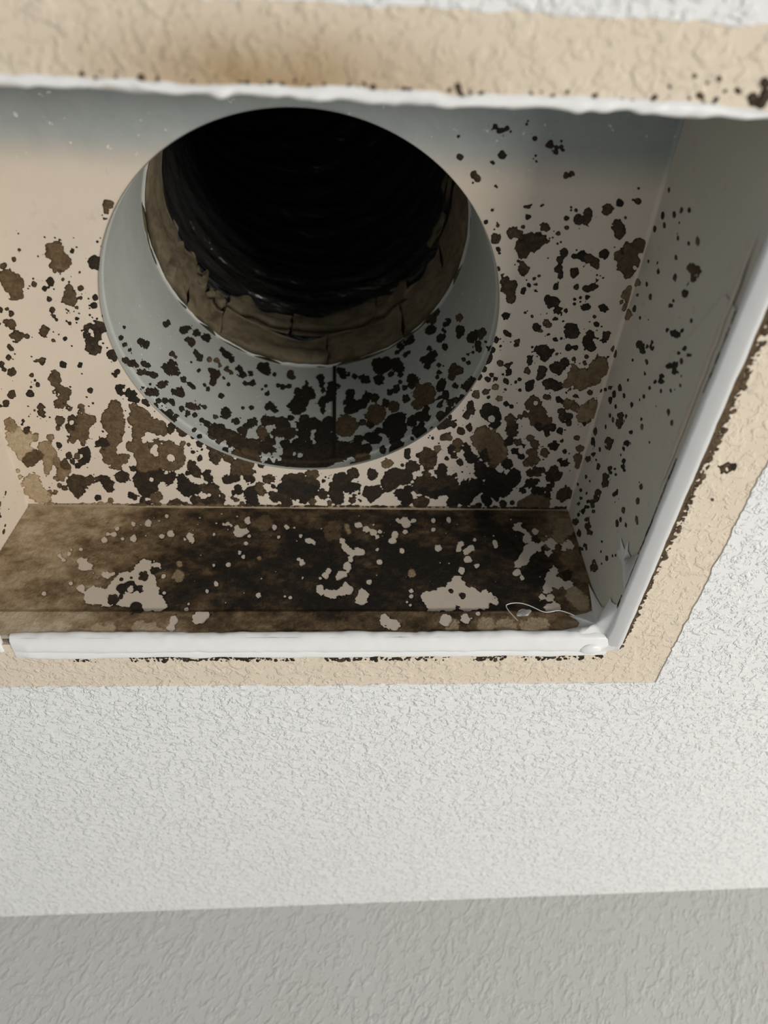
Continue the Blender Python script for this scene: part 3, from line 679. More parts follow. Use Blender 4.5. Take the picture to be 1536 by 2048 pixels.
COLLAR_SHAPES = """
0.1|1.81,0.54,0.71|193.8,78.5,1.89
0.1|1.69,0.35,0.67|173.3,82.3,1.49
0.05|1.67,0.32,0.66|169.9,80.4,1.29
0.1|8.23,-4.08,2.14|-13.9,101.5,2.51,-18.0,97.5,2.01
0.05|2.92,-1.49,1.10|11.6,78.2,2.49
0.1|2.45,1.01,0.83|224.2,94.7,1.19
0.1|2.28,0.92,0.81|223.8,87.0,1.58,219.9,88.0,1.77,216.6,88.7,1.26
0.08|2.21,0.78,0.73|211.5,103.5,2.57,208.8,104.9,2.44
0.12|2.27,0.69,0.65|201.0,135.0,2.61
0.1|2.15,0.55,0.60|191.0,143.8,3.12,188.2,150.0,2.08,183.3,151.4,2.91
0.03|2.07,0.46,0.58|177.0,154.4,3.12,179.1,152.0,2.08
0.15|2.09,0.53,0.61|184.6,141.0,2.84,187.6,139.9,1.62
0.12|1.99,0.46,0.61|181.2,135.5,2.11,178.6,134.1,2.51
0.03|1.94,0.33,0.57|167.4,153.1,2.04,164.9,150.9,2.72,161.9,149.0,2.04
0.12|2.10,0.79,0.78|216.3,81.8,1.95,212.7,85.0,2.31,209.3,88.1,1.09
0.12|2.05,0.70,0.73|206.6,93.5,1.53,203.5,96.0,1.72
0.15|2.01,0.70,0.74|207.1,86.1,1.92,205.0,89.4,1.44
0.12|1.98,0.64,0.71|202.2,91.4,1.81,199.3,94.1,2.29
0.2|2.04,0.57,0.65|193.4,119.3,1.93,191.2,119.7,1.16
0.1|1.97,0.55,0.66|195.3,106.7,1.87,192.2,112.7,2.61,190.4,110.1,3.42,187.5,110.9,1.56,192.6,105.9,2.18
0.35|1.95,0.40,0.60|173.4,138.0,1.98
0.35|1.92,0.36,0.59|169.8,140.8,1.98,167.3,138.8,1.59
0.2|1.88,0.31,0.58|163.5,139.1,1.97,161.0,138.6,1.18
0.12|1.88,0.36,0.60|171.8,131.0,1.60,168.9,129.6,3.20,169.1,122.7,2.43
0.03|1.85,0.24,0.57|157.6,144.3,1.99,155.2,140.8,2.65,150.8,144.7,2.12
0.03|1.81,0.21,0.58|153.0,134.5,1.55,149.6,136.6,2.27
0.1|1.87,0.45,0.64|184.0,109.4,1.96,180.8,109.4,1.84,178.6,109.4,1.59
0.1|1.84,0.37,0.62|173.1,116.5,1.11,170.8,115.5,1.36
0.1|1.92,0.43,0.62|177.4,124.4,1.28
0.1|1.85,0.32,0.59|164.2,130.8,1.16
0.05|1.82,0.29,0.60|161.4,127.2,1.27
0.05|1.79,0.30,0.61|163.9,115.7,1.97
0.1|1.93,0.62,0.72|199.9,87.0,0.94
0.1|1.97,0.48,0.62|182.3,126.1,0.77
0.12|1.90,0.59,0.71|202.7,80.8,1.17,199.2,81.8,2.23,196.3,85.4,2.23,194.5,92.8,2.47,192.8,96.0,1.76
0.1|1.84,0.47,0.66|187.0,96.8,1.78,184.6,99.1,2.68,182.7,98.1,1.31
0.12|1.82,0.50,0.69|193.3,82.6,1.15,190.1,86.7,1.85,187.1,88.9,1.85,185.8,88.1,0.87
0.15|1.77,0.38,0.65|178.3,95.1,2.35,175.9,96.7,2.47,173.5,98.2,2.06,170.8,101.0,1.41
0.1|1.75,0.38,0.66|181.2,90.0,1.61,177.9,89.6,2.01,174.6,91.3,2.01,170.4,91.3,1.44
0.05|1.73,0.26,0.62|160.0,103.9,3.45,159.9,107.0,2.08
0.05|1.72,0.18,0.60|148.4,116.5,1.72
0.1|1.73,0.21,0.60|152.2,114.4,1.10
0.2|1.72,0.30,0.63|164.8,98.1,1.87
0.1|1.69,0.22,0.62|154.4,102.2,2.06
0.08|1.76,0.47,0.69|190.0,78.6,2.25,186.5,80.3,2.81,183.7,80.4,2.36
0.1|1.67,0.26,0.64|167.4,91.6,1.71,164.5,91.7,2.00,160.7,92.9,2.28,156.1,90.1,2.86,152.8,90.6,2.28
0.1|1.67,0.17,0.62|147.0,104.8,2.94,148.9,100.0,2.94
0.03|1.83,0.16,0.56|145.0,153.4,4.11,142.6,150.7,2.64
0.03|1.84,0.21,0.57|150.5,145.5,1.61
0.03|1.80,0.20,0.58|149.4,137.1,2.37
0.05|1.81,0.12,0.56|138.5,150.1,1.46
0.15|1.79,0.05,0.56|130.7,152.7,2.94,128.8,151.5,1.41
0.02|1.77,0.08,0.57|136.0,141.0,1.43,133.6,140.3,2.00,130.6,141.9,2.00
0.02|1.76,-0.01,0.57|121.6,145.5,1.74
0.05|1.78,0.15,0.57|142.4,137.8,1.13
0.02|1.75,0.14,0.58|141.5,131.5,1.77
0.05|1.77,0.16,0.58|144.1,134.0,1.00
0.02|1.72,0.01,0.58|126.1,138.2,2.23,120.1,136.5,4.46,121.9,139.4,2.79,125.4,130.9,2.79,125.6,124.4,5.02,122.4,127.6,2.51,129.8,124.4,1.23
0.01|1.73,-0.08,0.58|114.2,151.0,2.84,113.7,143.9,1.98,112.8,139.3,1.98,112.2,131.1,2.27,113.5,127.5,2.84,112.9,121.1,1.70
0.01|1.74,-0.12,0.58|108.4,141.7,3.72,108.8,135.0,4.01,110.5,130.8,2.29,104.9,141.7,1.72
0.02|1.80,-0.17,0.57|103.5,155.4,3.30,102.6,150.4,2.70,99.4,150.9,1.20
0.03|1.80,-0.22,0.58|96.3,147.7,1.91
0.05|1.80,-0.26,0.59|90.4,142.2,3.26,92.2,144.6,2.37
0.01|1.72,-0.20,0.61|98.7,133.0,3.63,98.8,126.5,2.79,96.3,121.3,3.91,92.8,121.9,3.35,100.2,119.1,2.51,101.9,126.8,1.34
0.01|1.75,-0.28,0.62|89.5,128.2,2.55,90.5,125.1,2.83,85.5,123.8,1.98
0.03|1.71,0.11,0.59|139.0,122.4,2.58,136.3,119.1,1.88,141.0,120.2,1.61
0.05|1.72,0.18,0.60|147.9,116.3,1.59
0.1|1.68,0.16,0.61|146.6,105.5,3.09
0.1|1.67,0.11,0.60|140.6,109.4,3.66,136.6,111.4,2.35
0.12|1.65,0.06,0.61|132.4,109.9,4.67,131.4,105.5,3.63
0.03|1.67,0.04,0.60|128.6,115.2,2.23
0.12|1.67,-0.02,0.60|121.6,115.0,3.20
0.03|1.65,-0.08,0.61|118.6,111.0,4.23,115.3,110.2,3.17,109.9,112.4,3.70,109.9,108.3,3.17
0.3|1.65,-0.17,0.62|101.6,109.2,5.81,99.5,103.2,3.69,103.7,104.4,2.64,97.4,107.2,3.17
0.03|1.62,-0.06,0.62|123.4,108.7,2.83,121.6,102.2,4.11,112.3,101.3,5.14,108.6,98.9,3.60,112.6,94.9,3.08
0.15|1.67,-0.25,0.64|92.7,106.7,2.40,89.4,103.8,2.40
0.2|1.69,-0.26,0.63|90.4,111.0,2.17
0.3|1.64,0.12,0.62|142.0,100.2,3.03,140.2,97.0,3.03
0.1|1.62,0.09,0.62|137.6,94.1,3.49
0.12|1.63,0.05,0.61|135.2,101.2,2.55,130.4,101.1,3.06,127.7,103.5,3.06
0.12|1.60,0.11,0.63|144.4,88.5,4.40,140.0,88.3,3.92,135.7,88.4,2.45
0.1|1.58,-0.09,0.64|121.9,86.9,7.93,114.8,86.3,7.43,108.5,88.1,5.94,102.9,88.8,4.95,96.9,87.6,4.46,90.8,86.5,2.97,128.5,86.2,3.96,127.2,82.2,2.97
0.02|1.60,0.00,0.62|130.0,94.1,3.51,124.5,94.9,3.51,119.0,94.5,3.01
0.02|1.63,-0.25,0.65|95.1,94.5,3.09,90.5,94.5,2.83,86.4,90.6,2.06
-|1.58,-0.00,0.63|122.7,86.9,1.57,125.8,87.8,0.69
0.1|1.58,0.13,0.64|143.2,78.6,3.32
0.08|1.57,0.08,0.64|136.8,78.9,2.85
0.15|1.56,0.04,0.64|132.4,79.4,2.86,130.0,78.1,2.14
0.12|1.56,-0.03,0.64|125.1,80.0,2.88,121.7,80.2,2.40,115.5,79.6,1.92
0.05|1.56,-0.09,0.65|110.8,80.5,1.94,112.8,82.5,2.43
0.3|1.57,-0.22,0.67|94.6,78.9,3.44,91.8,80.2,2.46
0.1|1.56,-0.18,0.66|98.8,78.8,1.22
0.03|2.20,-0.62,0.63|58.7,168.0,1.89
0.2|2.40,-0.79,0.68|46.9,161.9,4.82,44.2,161.5,3.44,47.5,156.9,3.10
0.03|2.31,-0.72,0.66|50.4,159.9,1.49
0.05|2.26,-0.72,0.67|49.0,150.6,3.98,50.8,151.4,2.65
0.05|2.45,-0.90,0.74|36.2,141.1,2.35,38.8,141.0,2.35,40.9,138.6,1.88
0.08|2.30,-0.81,0.72|44.1,135.3,3.24,42.3,134.3,2.59
0.3|2.72,-1.10,0.81|28.1,131.1,3.09
0.05|2.53,-1.03,0.81|29.3,121.1,3.94,31.7,118.9,1.64
0.03|2.72,-1.22,0.92|21.7,103.4,3.94,18.6,101.2,2.95,24.1,105.7,1.97
0.15|2.95,-1.41,1.02|13.8,94.7,3.34,15.6,94.2,2.00
0.1|2.69,-1.27,0.97|19.0,93.4,2.56,19.6,90.4,2.24
0.2|2.05,-0.49,0.60|70.1,165.2,1.96,68.5,165.2,1.63
0.05|2.05,-0.52,0.62|62.6,162.4,2.71,62.6,156.5,2.90,65.3,157.0,2.58,69.1,157.5,2.90,71.4,154.0,2.06
0.1|2.00,-0.52,0.63|66.9,147.6,1.88,64.7,147.5,1.51
0.03|2.26,-0.82,0.74|42.1,125.6,2.66
0.15|2.14,-0.68,0.68|52.0,137.0,2.21
0.05|2.07,-0.66,0.69|56.6,131.7,2.46,52.5,128.4,3.69,49.5,128.5,2.77,54.7,124.3,2.46
0.08|2.05,-0.71,0.73|47.6,116.6,1.67,48.3,111.7,1.79,49.8,109.3,1.55
0.1|2.12,-0.76,0.74|45.1,112.8,0.72
0.2|2.16,-0.85,0.80|39.4,101.9,3.57,41.1,99.4,2.68,35.7,97.1,2.68,38.6,102.9,2.97
0.1|2.38,-1.02,0.85|31.5,100.1,1.55,28.0,99.1,1.36
0.08|2.36,-1.03,0.87|28.7,93.4,1.71
0.05|2.52,-1.14,0.91|24.2,95.2,1.01
0.05|2.95,-1.46,1.07|12.7,85.5,1.05
0.03|1.99,-0.70,0.75|48.2,102.0,2.88,49.0,98.8,2.60,47.0,104.0,1.44
0.02|2.06,-0.81,0.80|40.2,90.7,2.18
0.05|1.94,-0.69,0.76|46.8,92.3,2.52,50.2,93.6,1.57,46.9,89.9,1.68
0.12|1.93,-0.73,0.80|45.0,83.9,2.74,41.8,82.0,2.31,46.3,79.1,2.74
0.1|1.89,-0.65,0.76|51.4,89.1,1.93,49.7,89.8,1.10
0.1|2.16,-0.94,0.87|29.0,80.7,2.30,31.9,80.3,3.46,35.4,82.9,1.73
0.1|2.03,-0.84,0.84|37.2,78.7,2.12
0.1|1.82,-0.64,0.77|51.1,79.9,3.74
0.05|1.89,-0.39,0.61|83.0,152.8,4.26,78.2,150.9,3.65,73.1,144.3,4.87,81.8,147.2,4.87,70.0,137.0,3.04,76.0,137.4,2.44
0.03|1.82,-0.33,0.61|83.0,137.6,3.84
0.05|1.89,-0.45,0.64|70.8,133.1,2.38
0.05|1.86,-0.44,0.64|71.3,126.8,1.46
0.08|1.89,-0.51,0.67|64.5,122.9,3.79,63.3,119.5,2.91,65.4,118.0,2.33
0.05|1.81,-0.40,0.64|73.5,122.9,2.87,77.8,123.3,2.58
0.1|1.84,-0.46,0.66|69.3,120.1,2.31
0.3|1.86,-0.55,0.70|60.9,111.6,3.11,62.2,109.3,2.26,56.0,108.6,2.26,57.7,102.9,6.22,60.7,103.8,3.39,63.9,101.5,3.39
0.1|1.81,-0.45,0.67|69.4,111.7,2.81
0.1|1.75,-0.29,0.62|86.5,123.9,2.83
0.1|1.75,-0.35,0.64|80.5,115.9,2.79
0.25|1.75,-0.38,0.65|76.2,110.2,3.87
0.3|1.71,-0.30,0.64|85.7,110.1,6.53
0.02|1.69,-0.38,0.68|77.1,96.1,6.84,72.8,98.3,3.16,79.0,92.9,3.16,75.2,89.7,3.16,72.1,89.3,1.58
0.02|1.77,-0.52,0.72|67.7,91.7,3.76,63.8,92.2,3.22,60.0,90.7,2.69,58.7,93.3,2.15,59.0,86.5,1.61
0.02|1.72,-0.50,0.73|64.4,81.4,3.91,62.6,85.4,1.46,62.3,78.9,2.08
0.02|1.67,-0.27,0.64|88.6,102.9,1.59
0.02|1.66,-0.30,0.66|85.4,96.0,2.09,82.9,95.2,2.09
0.01|1.63,-0.28,0.66|88.1,92.3,4.11,85.2,90.2,2.06
0.05|1.67,-0.44,0.71|68.7,80.5,1.23
0.15|1.75,-0.55,0.75|57.9,78.7,1.15
0.02|1.63,-0.36,0.69|78.2,84.6,2.02,77.7,78.8,3.53,76.6,74.5,3.03,75.4,80.3,2.52,78.5,86.0,1.51
0.05|1.61,-0.30,0.68|83.9,82.4,2.26
0.1|1.69,0.30,0.64|171.0,91.0,1.14,168.6,91.1,1.53,165.3,91.2,1.72,162.1,91.7,2.29,158.9,91.5,2.29
0.15|1.64,0.21,0.64|164.1,86.4,3.39,160.3,87.2,4.14,156.1,86.9,4.14,151.5,87.7,4.14,146.6,88.1,4.14,142.9,87.8,3.39,153.1,91.1,2.64,157.2,90.6,2.26
0.1|1.67,0.18,0.62|151.7,96.7,2.34,149.4,95.0,2.34,147.1,105.7,2.34,148.4,102.0,2.34
0.1|1.69,0.22,0.62|154.2,101.8,1.96,156.1,101.6,1.18
-|1.63,0.23,0.65|158.5,82.7,1.84,156.6,82.9,0.92,159.6,79.2,0.92
0.05|1.62,0.23,0.65|157.2,79.7,1.83
0.25|1.59,0.15,0.64|151.9,79.0,3.30,147.8,81.0,3.67,144.2,81.6,3.30,143.1,78.4,2.57
-|1.64,0.16,0.62|146.5,97.9,2.12,147.7,94.4,1.15,144.4,95.4,1.15
-|1.62,0.07,0.62|134.3,97.4,0.97,131.3,98.1,0.85,136.8,98.2,0.78
-|1.59,0.08,0.63|133.7,91.2,0.75,132.0,88.2,1.50,134.6,85.7,1.12,140.2,84.5,0.94,137.3,85.5,0.75,138.9,82.6,1.31
0.1|1.56,0.08,0.64|136.5,78.3,2.56
0.12|1.55,0.03,0.64|131.8,78.5,2.56,125.3,78.1,2.20
"""
RING_SHAPES = """
0.3|1.26,-0.45,0.95|132.0,161.6,2.14,130.6,162.3,1.55
0.05|1.26,-0.46,0.96|133.6,161.2,1.55
-|1.26,-0.45,0.95|132.3,162.7,0.58,131.8,161.9,0.39
0.1|0.91,-0.07,1.11|30.9,52.5,0.77
0.1|0.90,-0.07,1.11|29.1,52.1,0.44
0.15|0.89,-0.19,1.17|66.3,51.8,0.78
0.3|0.89,-0.20,1.17|68.9,51.6,0.56
0.35|0.86,-0.24,1.23|81.6,45.8,0.76
0.4|0.87,-0.26,1.23|85.2,47.0,0.66
0.4|0.86,-0.26,1.24|87.6,46.1,0.77
0.3|0.87,-0.28,1.24|92.8,48.4,0.78
0.3|0.88,-0.25,1.21|84.4,49.9,0.89
0.3|0.87,-0.27,1.23|89.9,48.6,0.67
0.2|0.88,-0.30,1.25|97.1,50.2,1.36,99.7,50.6,1.13
0.2|0.87,-0.30,1.26|98.6,46.4,1.11,99.9,49.0,1.34
0.4|0.87,-0.23,1.20|76.7,48.1,0.55
0.3|0.93,0.22,1.12|-51.5,52.3,0.52
0.5|1.31,-0.45,0.92|132.1,176.4,0.82
0.5|1.56,-0.37,0.73|104.4,242.6,1.03
"""
# ------------------------------------------------------------------ helpers
def P3(x, y, z):
    return (x * MM, y * MM, ZC + z * MM)


def link(name, me, mat=None, parent=None):
    o = bpy.data.objects.new(name, me)
    COL.objects.link(o)
    if mat is not None:
        me.materials.append(mat)
    if parent is not None:
        o.parent = parent
    return o


def mesh(name, verts, faces, mat, parent=None, smooth=False):
    me = bpy.data.meshes.new(name)
    me.from_pydata([P3(*v) for v in verts], [], faces)
    if smooth:
        me.shade_smooth()
    me.update()
    return link(name, me, mat, parent)


def tag(o, label=None, cat=None, group=None, kind=None):
    if label: o['label'] = label
    if cat: o['category'] = cat
    if group: o['group'] = group
    if kind: o['kind'] = kind
    return o


def empty(name, x, y, z):
    # the Empty stays at the world origin, so child vertices are in room coordinates
    o = bpy.data.objects.new(name, None)
    o.empty_display_size = 0.03
    COL.objects.link(o)
    return o


def grid(nu, nv, fn, closed_u=False):
    verts, faces = [], []
    for j in range(nv):
        for i in range(nu):
            verts.append(fn(i / (nu if closed_u else nu - 1), j / (nv - 1)))
    for j in range(nv - 1):
        for i in range(nu if closed_u else nu - 1):
            a, b = j * nu + i, j * nu + (i + 1) % nu
            faces.append((a, b, b + nu, a + nu))
    return verts, faces


class VNoise:
    """smooth value noise on a lattice"""
    def __init__(self, seed, n=256):
        self.t = np.random.RandomState(seed).rand(n, n) * 2 - 1
        self.n = n

    def __call__(self, x, y):
        x = np.asarray(x, float); y = np.asarray(y, float)
        xi = np.floor(x).astype(int); yi = np.floor(y).astype(int)
        fx = x - xi; fy = y - yi
        fx = fx * fx * (3 - 2 * fx); fy = fy * fy * (3 - 2 * fy)
        n = self.n; t = self.t
        a = t[xi % n, yi % n]; b = t[(xi + 1) % n, yi % n]
        c = t[xi % n, (yi + 1) % n]; d = t[(xi + 1) % n, (yi + 1) % n]
        return (a * (1 - fx) + b * fx) * (1 - fy) + (c * (1 - fx) + d * fx) * fy


N1, N2, N3 = VNoise(1), VNoise(2), VNoise(3)


# ------------------------------------------------------------------ materials
class NT:
    def __init__(self, name):
        self.m = bpy.data.materials.new(name)
        self.m.use_nodes = True
        self.t = self.m.node_tree
        self.b = self.t.nodes['Principled BSDF']
        tc = self.t.nodes.new('ShaderNodeTexCoord')
        self.obj = tc.outputs['Object']

    def n(self, typ, **kw):
        nd = self.t.nodes.new(typ)
        for k, v in kw.items():
            setattr(nd, k, v)
        return nd

    def l(self, a, b):
        self.t.links.new(a, b)

    def val(self, sock, v):
        if hasattr(v, 'is_output') or isinstance(v, bpy.types.NodeSocket):
            self.l(v, sock)
        else:
            sock.default_value = v

    def mapping(self, scale=(1, 1, 1), rot=(0, 0, 0)):
        mp = self.n('ShaderNodeMapping')
        mp.vector_type = 'TEXTURE'
        mp.inputs['Scale'].default_value = scale
        mp.inputs['Rotation'].default_value = rot
        self.l(self.obj, mp.inputs['Vector'])
        return mp.outputs[0]

    def noise(self, scale, detail=3, rough=0.55, dist=0.0, vec=None):
        nd = self.n('ShaderNodeTexNoise')
        nd.inputs['Scale'].default_value = scale
        nd.inputs['Detail'].default_value = detail
        nd.inputs['Roughness'].default_value = rough
        nd.inputs['Distortion'].default_value = dist
        self.l(vec if vec is not None else self.obj, nd.inputs['Vector'])
        return nd.outputs['Fac']

    def ramp(self, fac, stops):
        nd = self.n('ShaderNodeValToRGB')
        el = nd.color_ramp.elements
        while len(el) < len(stops):
            el.new(0.5)
        for e, (p, c) in zip(el, stops):
            e.position = p
            e.color = (*c, 1) if len(c) == 3 else c
        self.l(fac, nd.inputs[0])
        return nd.outputs[0]

    def math(self, op, a, b=0.0, c=0.0, clamp=False):
        nd = self.n('ShaderNodeMath', operation=op)
        nd.use_clamp = clamp
        for s, v in zip(nd.inputs, (a, b, c)):
            self.val(s, v)
        return nd.outputs[0]

    def mix(self, fac, a, b):
        nd = self.n('ShaderNodeMix', data_type='RGBA')
        self.val(nd.inputs['Factor'], fac)
        for s, v in ((nd.inputs[6], a), (nd.inputs[7], b)):
            if isinstance(v, tuple):
                s.default_value = (*v, 1)
            else:
                self.l(v, s)
        return nd.outputs[2]

    def attr(self, name):
        nd = self.n('ShaderNodeAttribute')
        nd.attribute_name = name
        return nd.outputs['Fac']

    def bump(self, h, strength, dist, normal=None):
        nd = self.n('ShaderNodeBump')
        nd.inputs['Strength'].default_value = strength
        nd.inputs['Distance'].default_value = dist
        self.l(h, nd.inputs['Height'])
        if normal is not None:
            self.l(normal, nd.inputs['Normal'])
        return nd.outputs[0]

    def out(self, color=None, rough=0.8, normal=None, metallic=0.0, spec=0.3):
        b = self.b
        if color is not None:
            if isinstance(color, tuple):
                b.inputs['Base Color'].default_value = (*color, 1)
            else:
                self.l(color, b.inputs['Base Color'])
        self.val(b.inputs['Roughness'], rough)
        b.inputs['Metallic'].default_value = metallic
        b.inputs['Specular IOR Level'].default_value = spec
        if normal is not None:
            self.l(normal, b.inputs['Normal'])
        return self.m


BW = lambda v: (v, v, v)


def plaster_height(g, vec=None, k=1.0):
    """spatter texture: isolated raised dabs of different size and a few pin holes on a flat ground"""
    a = g.noise(235 * k, 2.0, 0.55, 0.5, vec)
    big = g.ramp(a, [(0.52, BW(0)), (0.565, BW(0.62)), (0.70, BW(1))])
    f = g.noise(470 * k, 2.0, 0.55, 0.6, vec)
    mid = g.ramp(f, [(0.55, BW(0)), (0.62, BW(1))])
    w = g.noise(60 * k, 2.0, 0.5, 0.0, vec)
    h = g.math('MULTIPLY', big, g.math('MULTIPLY_ADD', w, 1.2, 0.2))
    h = g.math('MULTIPLY_ADD', mid, 0.45, h)
    return g.math('MULTIPLY_ADD', g.noise(1500 * k, 2.0, 0.5, 0.0, vec), 0.10, h)


def mat_ceiling():
    g = NT('white_ceiling_paint')
    h = plaster_height(g, None, 1.02)
    lo = g.noise(9, 2)
    c = g.mix(lo, (0.79, 0.795, 0.785), (0.83, 0.835, 0.825))
    return g.out(c, 0.75, g.bump(h, 0.8, 0.0007))


def mat_wall():
    g = NT('grey_wall_paint')
    v = g.mapping((1.0, 1.0, 2.1), (0, math.radians(33), 0))
    h = plaster_height(g, v, 0.95)
    lo = g.noise(14, 2)
    c = g.mix(lo, (0.53, 0.515, 0.485), (0.575, 0.565, 0.545))
    return g.out(c, 0.7, g.bump(h, 0.65, 0.0008))


def gauss(g, x, y, cx, cy, sx, sy):
    a = g.math('DIVIDE', g.math('SUBTRACT', x, cx), sx)
    b = g.math('DIVIDE', g.math('SUBTRACT', y, cy), sy)
    r2 = g.math('ADD', g.math('MULTIPLY', a, a), g.math('MULTIPLY', b, b))
    return g.math('EXPONENT', g.math('MULTIPLY', r2, -1.0))


def mat_band():
    g = NT('old_beige_paint')
    h = plaster_height(g, None, 0.85)
    sep = g.n('ShaderNodeSeparateXYZ')
    g.l(g.obj, sep.inputs[0])
    x, y = sep.outputs[0], sep.outputs[1]
    n = g.noise(60, 4)
    c = g.mix(n, (0.68, 0.58, 0.455), (0.76, 0.66, 0.535))
    # brown water stain soaked into the band beside the pipe
    st = gauss(g, x, y, -0.014, 0.0505, 0.040, 0.0105)
    st = g.math('MULTIPLY', st, g.math('MULTIPLY_ADD', n, 0.9, 0.45), clamp=True)
    c = g.mix(st, c, (0.36, 0.245, 0.125))
    return g.out(c, 0.8, g.bump(h, 0.6, 0.0007))


def mat_panel():
    g = NT('beige_coated_sheet_metal')
    n = g.noise(38, 4, 0.6)
    s = g.noise(420, 3, 0.6, 0.0, g.mapping((1, 4, 1)))
    c = g.mix(n, (0.62, 0.53, 0.435), (0.70, 0.615, 0.515))
    c = g.mix(g.ramp(g.noise(150, 5, 0.7), [(0.62, BW(0)), (0.74, BW(0.35))]), c, (0.42, 0.33, 0.24))
    # soft change from beige to flecked blue-grey towards the near edge
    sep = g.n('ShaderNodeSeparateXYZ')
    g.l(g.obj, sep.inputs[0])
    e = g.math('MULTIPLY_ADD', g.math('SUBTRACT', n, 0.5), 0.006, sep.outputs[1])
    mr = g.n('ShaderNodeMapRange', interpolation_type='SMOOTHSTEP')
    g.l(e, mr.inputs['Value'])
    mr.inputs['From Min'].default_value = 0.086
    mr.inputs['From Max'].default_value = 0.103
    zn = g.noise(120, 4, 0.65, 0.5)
    near_grey = g.mix(zn, (0.27, 0.295, 0.29), (0.38, 0.40, 0.39))
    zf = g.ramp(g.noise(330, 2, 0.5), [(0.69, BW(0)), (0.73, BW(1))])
    near_grey = g.mix(zf, near_grey, (0.62, 0.62, 0.56))
    c = g.mix(mr.outputs[0], near_grey, c)
    return g.out(c, 0.62, g.bump(s, 0.25, 0.0003), spec=0.35)


def mat_side():
    g = NT('shaded_side_metal')  # copy of the panel coating, duller: the right side's shade in its colour
    n = g.noise(38, 4, 0.6)
    s = g.noise(420, 3, 0.6)
    c = g.mix(n, (0.50, 0.48, 0.415), (0.58, 0.55, 0.475))
    c = g.mix(g.ramp(g.noise(170, 5, 0.7), [(0.6, BW(0)), (0.72, BW(0.4))]), c, (0.40, 0.31, 0.23))
    return g.out(c, 0.6, g.bump(s, 0.25, 0.0003), spec=0.35)


def mat_collar():
    g = NT('galvanised_steel')
    n = g.noise(70, 4, 0.6, 0.3)
    c = g.mix(n, (0.40, 0.415, 0.39), (0.50, 0.51, 0.48))
    fl = g.noise(520, 2, 0.5)
    fleck = g.ramp(fl, [(0.70, BW(0)), (0.74, BW(1))])
    c = g.mix(fleck, c, (0.72, 0.74, 0.72))
    h = g.math('ADD', g.math('MULTIPLY', fleck, 0.8), g.noise(260, 3, 0.6))
    return g.out(c, 0.48, g.bump(h, 0.25, 0.0003), metallic=0.0, spec=0.5)


def mat_mould():
    g = NT('mould_growth')
    tone = g.attr('tone')
    edge = g.attr('edge')
    n1 = g.noise(330, 5, 0.65, 0.4)
    n2 = g.noise(1100, 3, 0.6)
    t = g.math('ADD', tone, g.math('MULTIPLY', g.math('SUBTRACT', n1, 0.5), 0.42))
    t = g.math('ADD', t, g.math('MULTIPLY', g.math('SUBTRACT', n2, 0.5), 0.30))
    rim = g.math('SUBTRACT', 1.0, g.math('DIVIDE', edge, 0.55), clamp=True)
    t = g.math('SUBTRACT', t, g.math('MULTIPLY', rim, 0.15), clamp=True)
    c = g.ramp(t, [(0.0, (0.014, 0.0115, 0.0085)), (0.14, (0.032, 0.022, 0.013)), (0.32, (0.098, 0.064, 0.033)),
                   (0.52, (0.205, 0.142, 0.078)), (0.75, (0.39, 0.30, 0.19)), (1.0, (0.56, 0.47, 0.35))])
    h = g.math('ADD', n1, g.math('MULTIPLY', n2, 0.5))
    return g.out(c, 0.82, g.bump(h, 0.6, 0.0004), spec=0.25)


def mat_caulk(name='white_caulk', k=1.0):
    g = NT(name)
    n = g.noise(90, 3)
    c = g.mix(n, (0.76 * k, 0.76 * k, 0.75 * k), (0.86 * k, 0.86 * k, 0.85 * k))
    h = g.noise(300, 3, 0.5, 0.0, g.mapping((4, 4, 1)))
    return g.out(c, 0.34, g.bump(h, 0.12, 0.0004), spec=0.5)


def mat_film():
    g = NT('translucent_caulk_film')
    n = g.noise(160, 3)
    c = g.mix(n, (0.68, 0.68, 0.66), (0.80, 0.80, 0.78))
    g.b.inputs['Transmission Weight'].default_value = 0.0
    g.b.inputs['Subsurface Weight'].default_value = 0.0
    return g.out(c, 0.3, g.bump(n, 0.3, 0.0005), spec=0.5)


def mat_tan():
    g = NT('old_tan_caulk')
    n = g.noise(200, 4)
    return g.out(g.mix(n, (0.46, 0.40, 0.32), (0.62, 0.56, 0.46)), 0.6, g.bump(n, 0.4, 0.0005))


def mat_clear():
    g = NT('clear_glue')
    g.b.inputs['Transmission Weight'].default_value = 0.75
    g.b.inputs['IOR'].default_value = 1.42
    return g.out((0.85, 0.85, 0.82), 0.18, spec=0.6)


def mat_mastic():
    g = NT('brown_mastic')
    n = g.noise(95, 4, 0.6, 0.5)
    m = g.ramp(g.noise(150, 2), [(0.50, BW(0)), (0.58, BW(1))])
    c = g.mix(n, (0.15, 0.118, 0.075), (0.30, 0.25, 0.168))
    c = g.mix(g.math('MULTIPLY', m, 0.55), c, (0.13, 0.10, 0.058))
    return g.out(c, 0.7, g.bump(n, 0.5, 0.001), spec=0.25)


def mat_liner():
    g = NT('black_plastic_liner')
    n = g.noise(60, 3, 0.5, 0.6, g.mapping((1, 1, 0.45), (0.35, 0.2, 0)))
    c = g.mix(n, (0.022, 0.022, 0.024), (0.040, 0.038, 0.036))
    return g.out(c, 0.24, g.bump(n, 0.75, 0.005), spec=0.6)


def mat_board():
    g = NT('cut_plasterboard')
    n = g.noise(300, 4)
    c = g.mix(n, (0.46, 0.39, 0.30), (0.62, 0.55, 0.45))
    return g.out(c, 0.9, g.bump(n, 0.6, 0.0006))


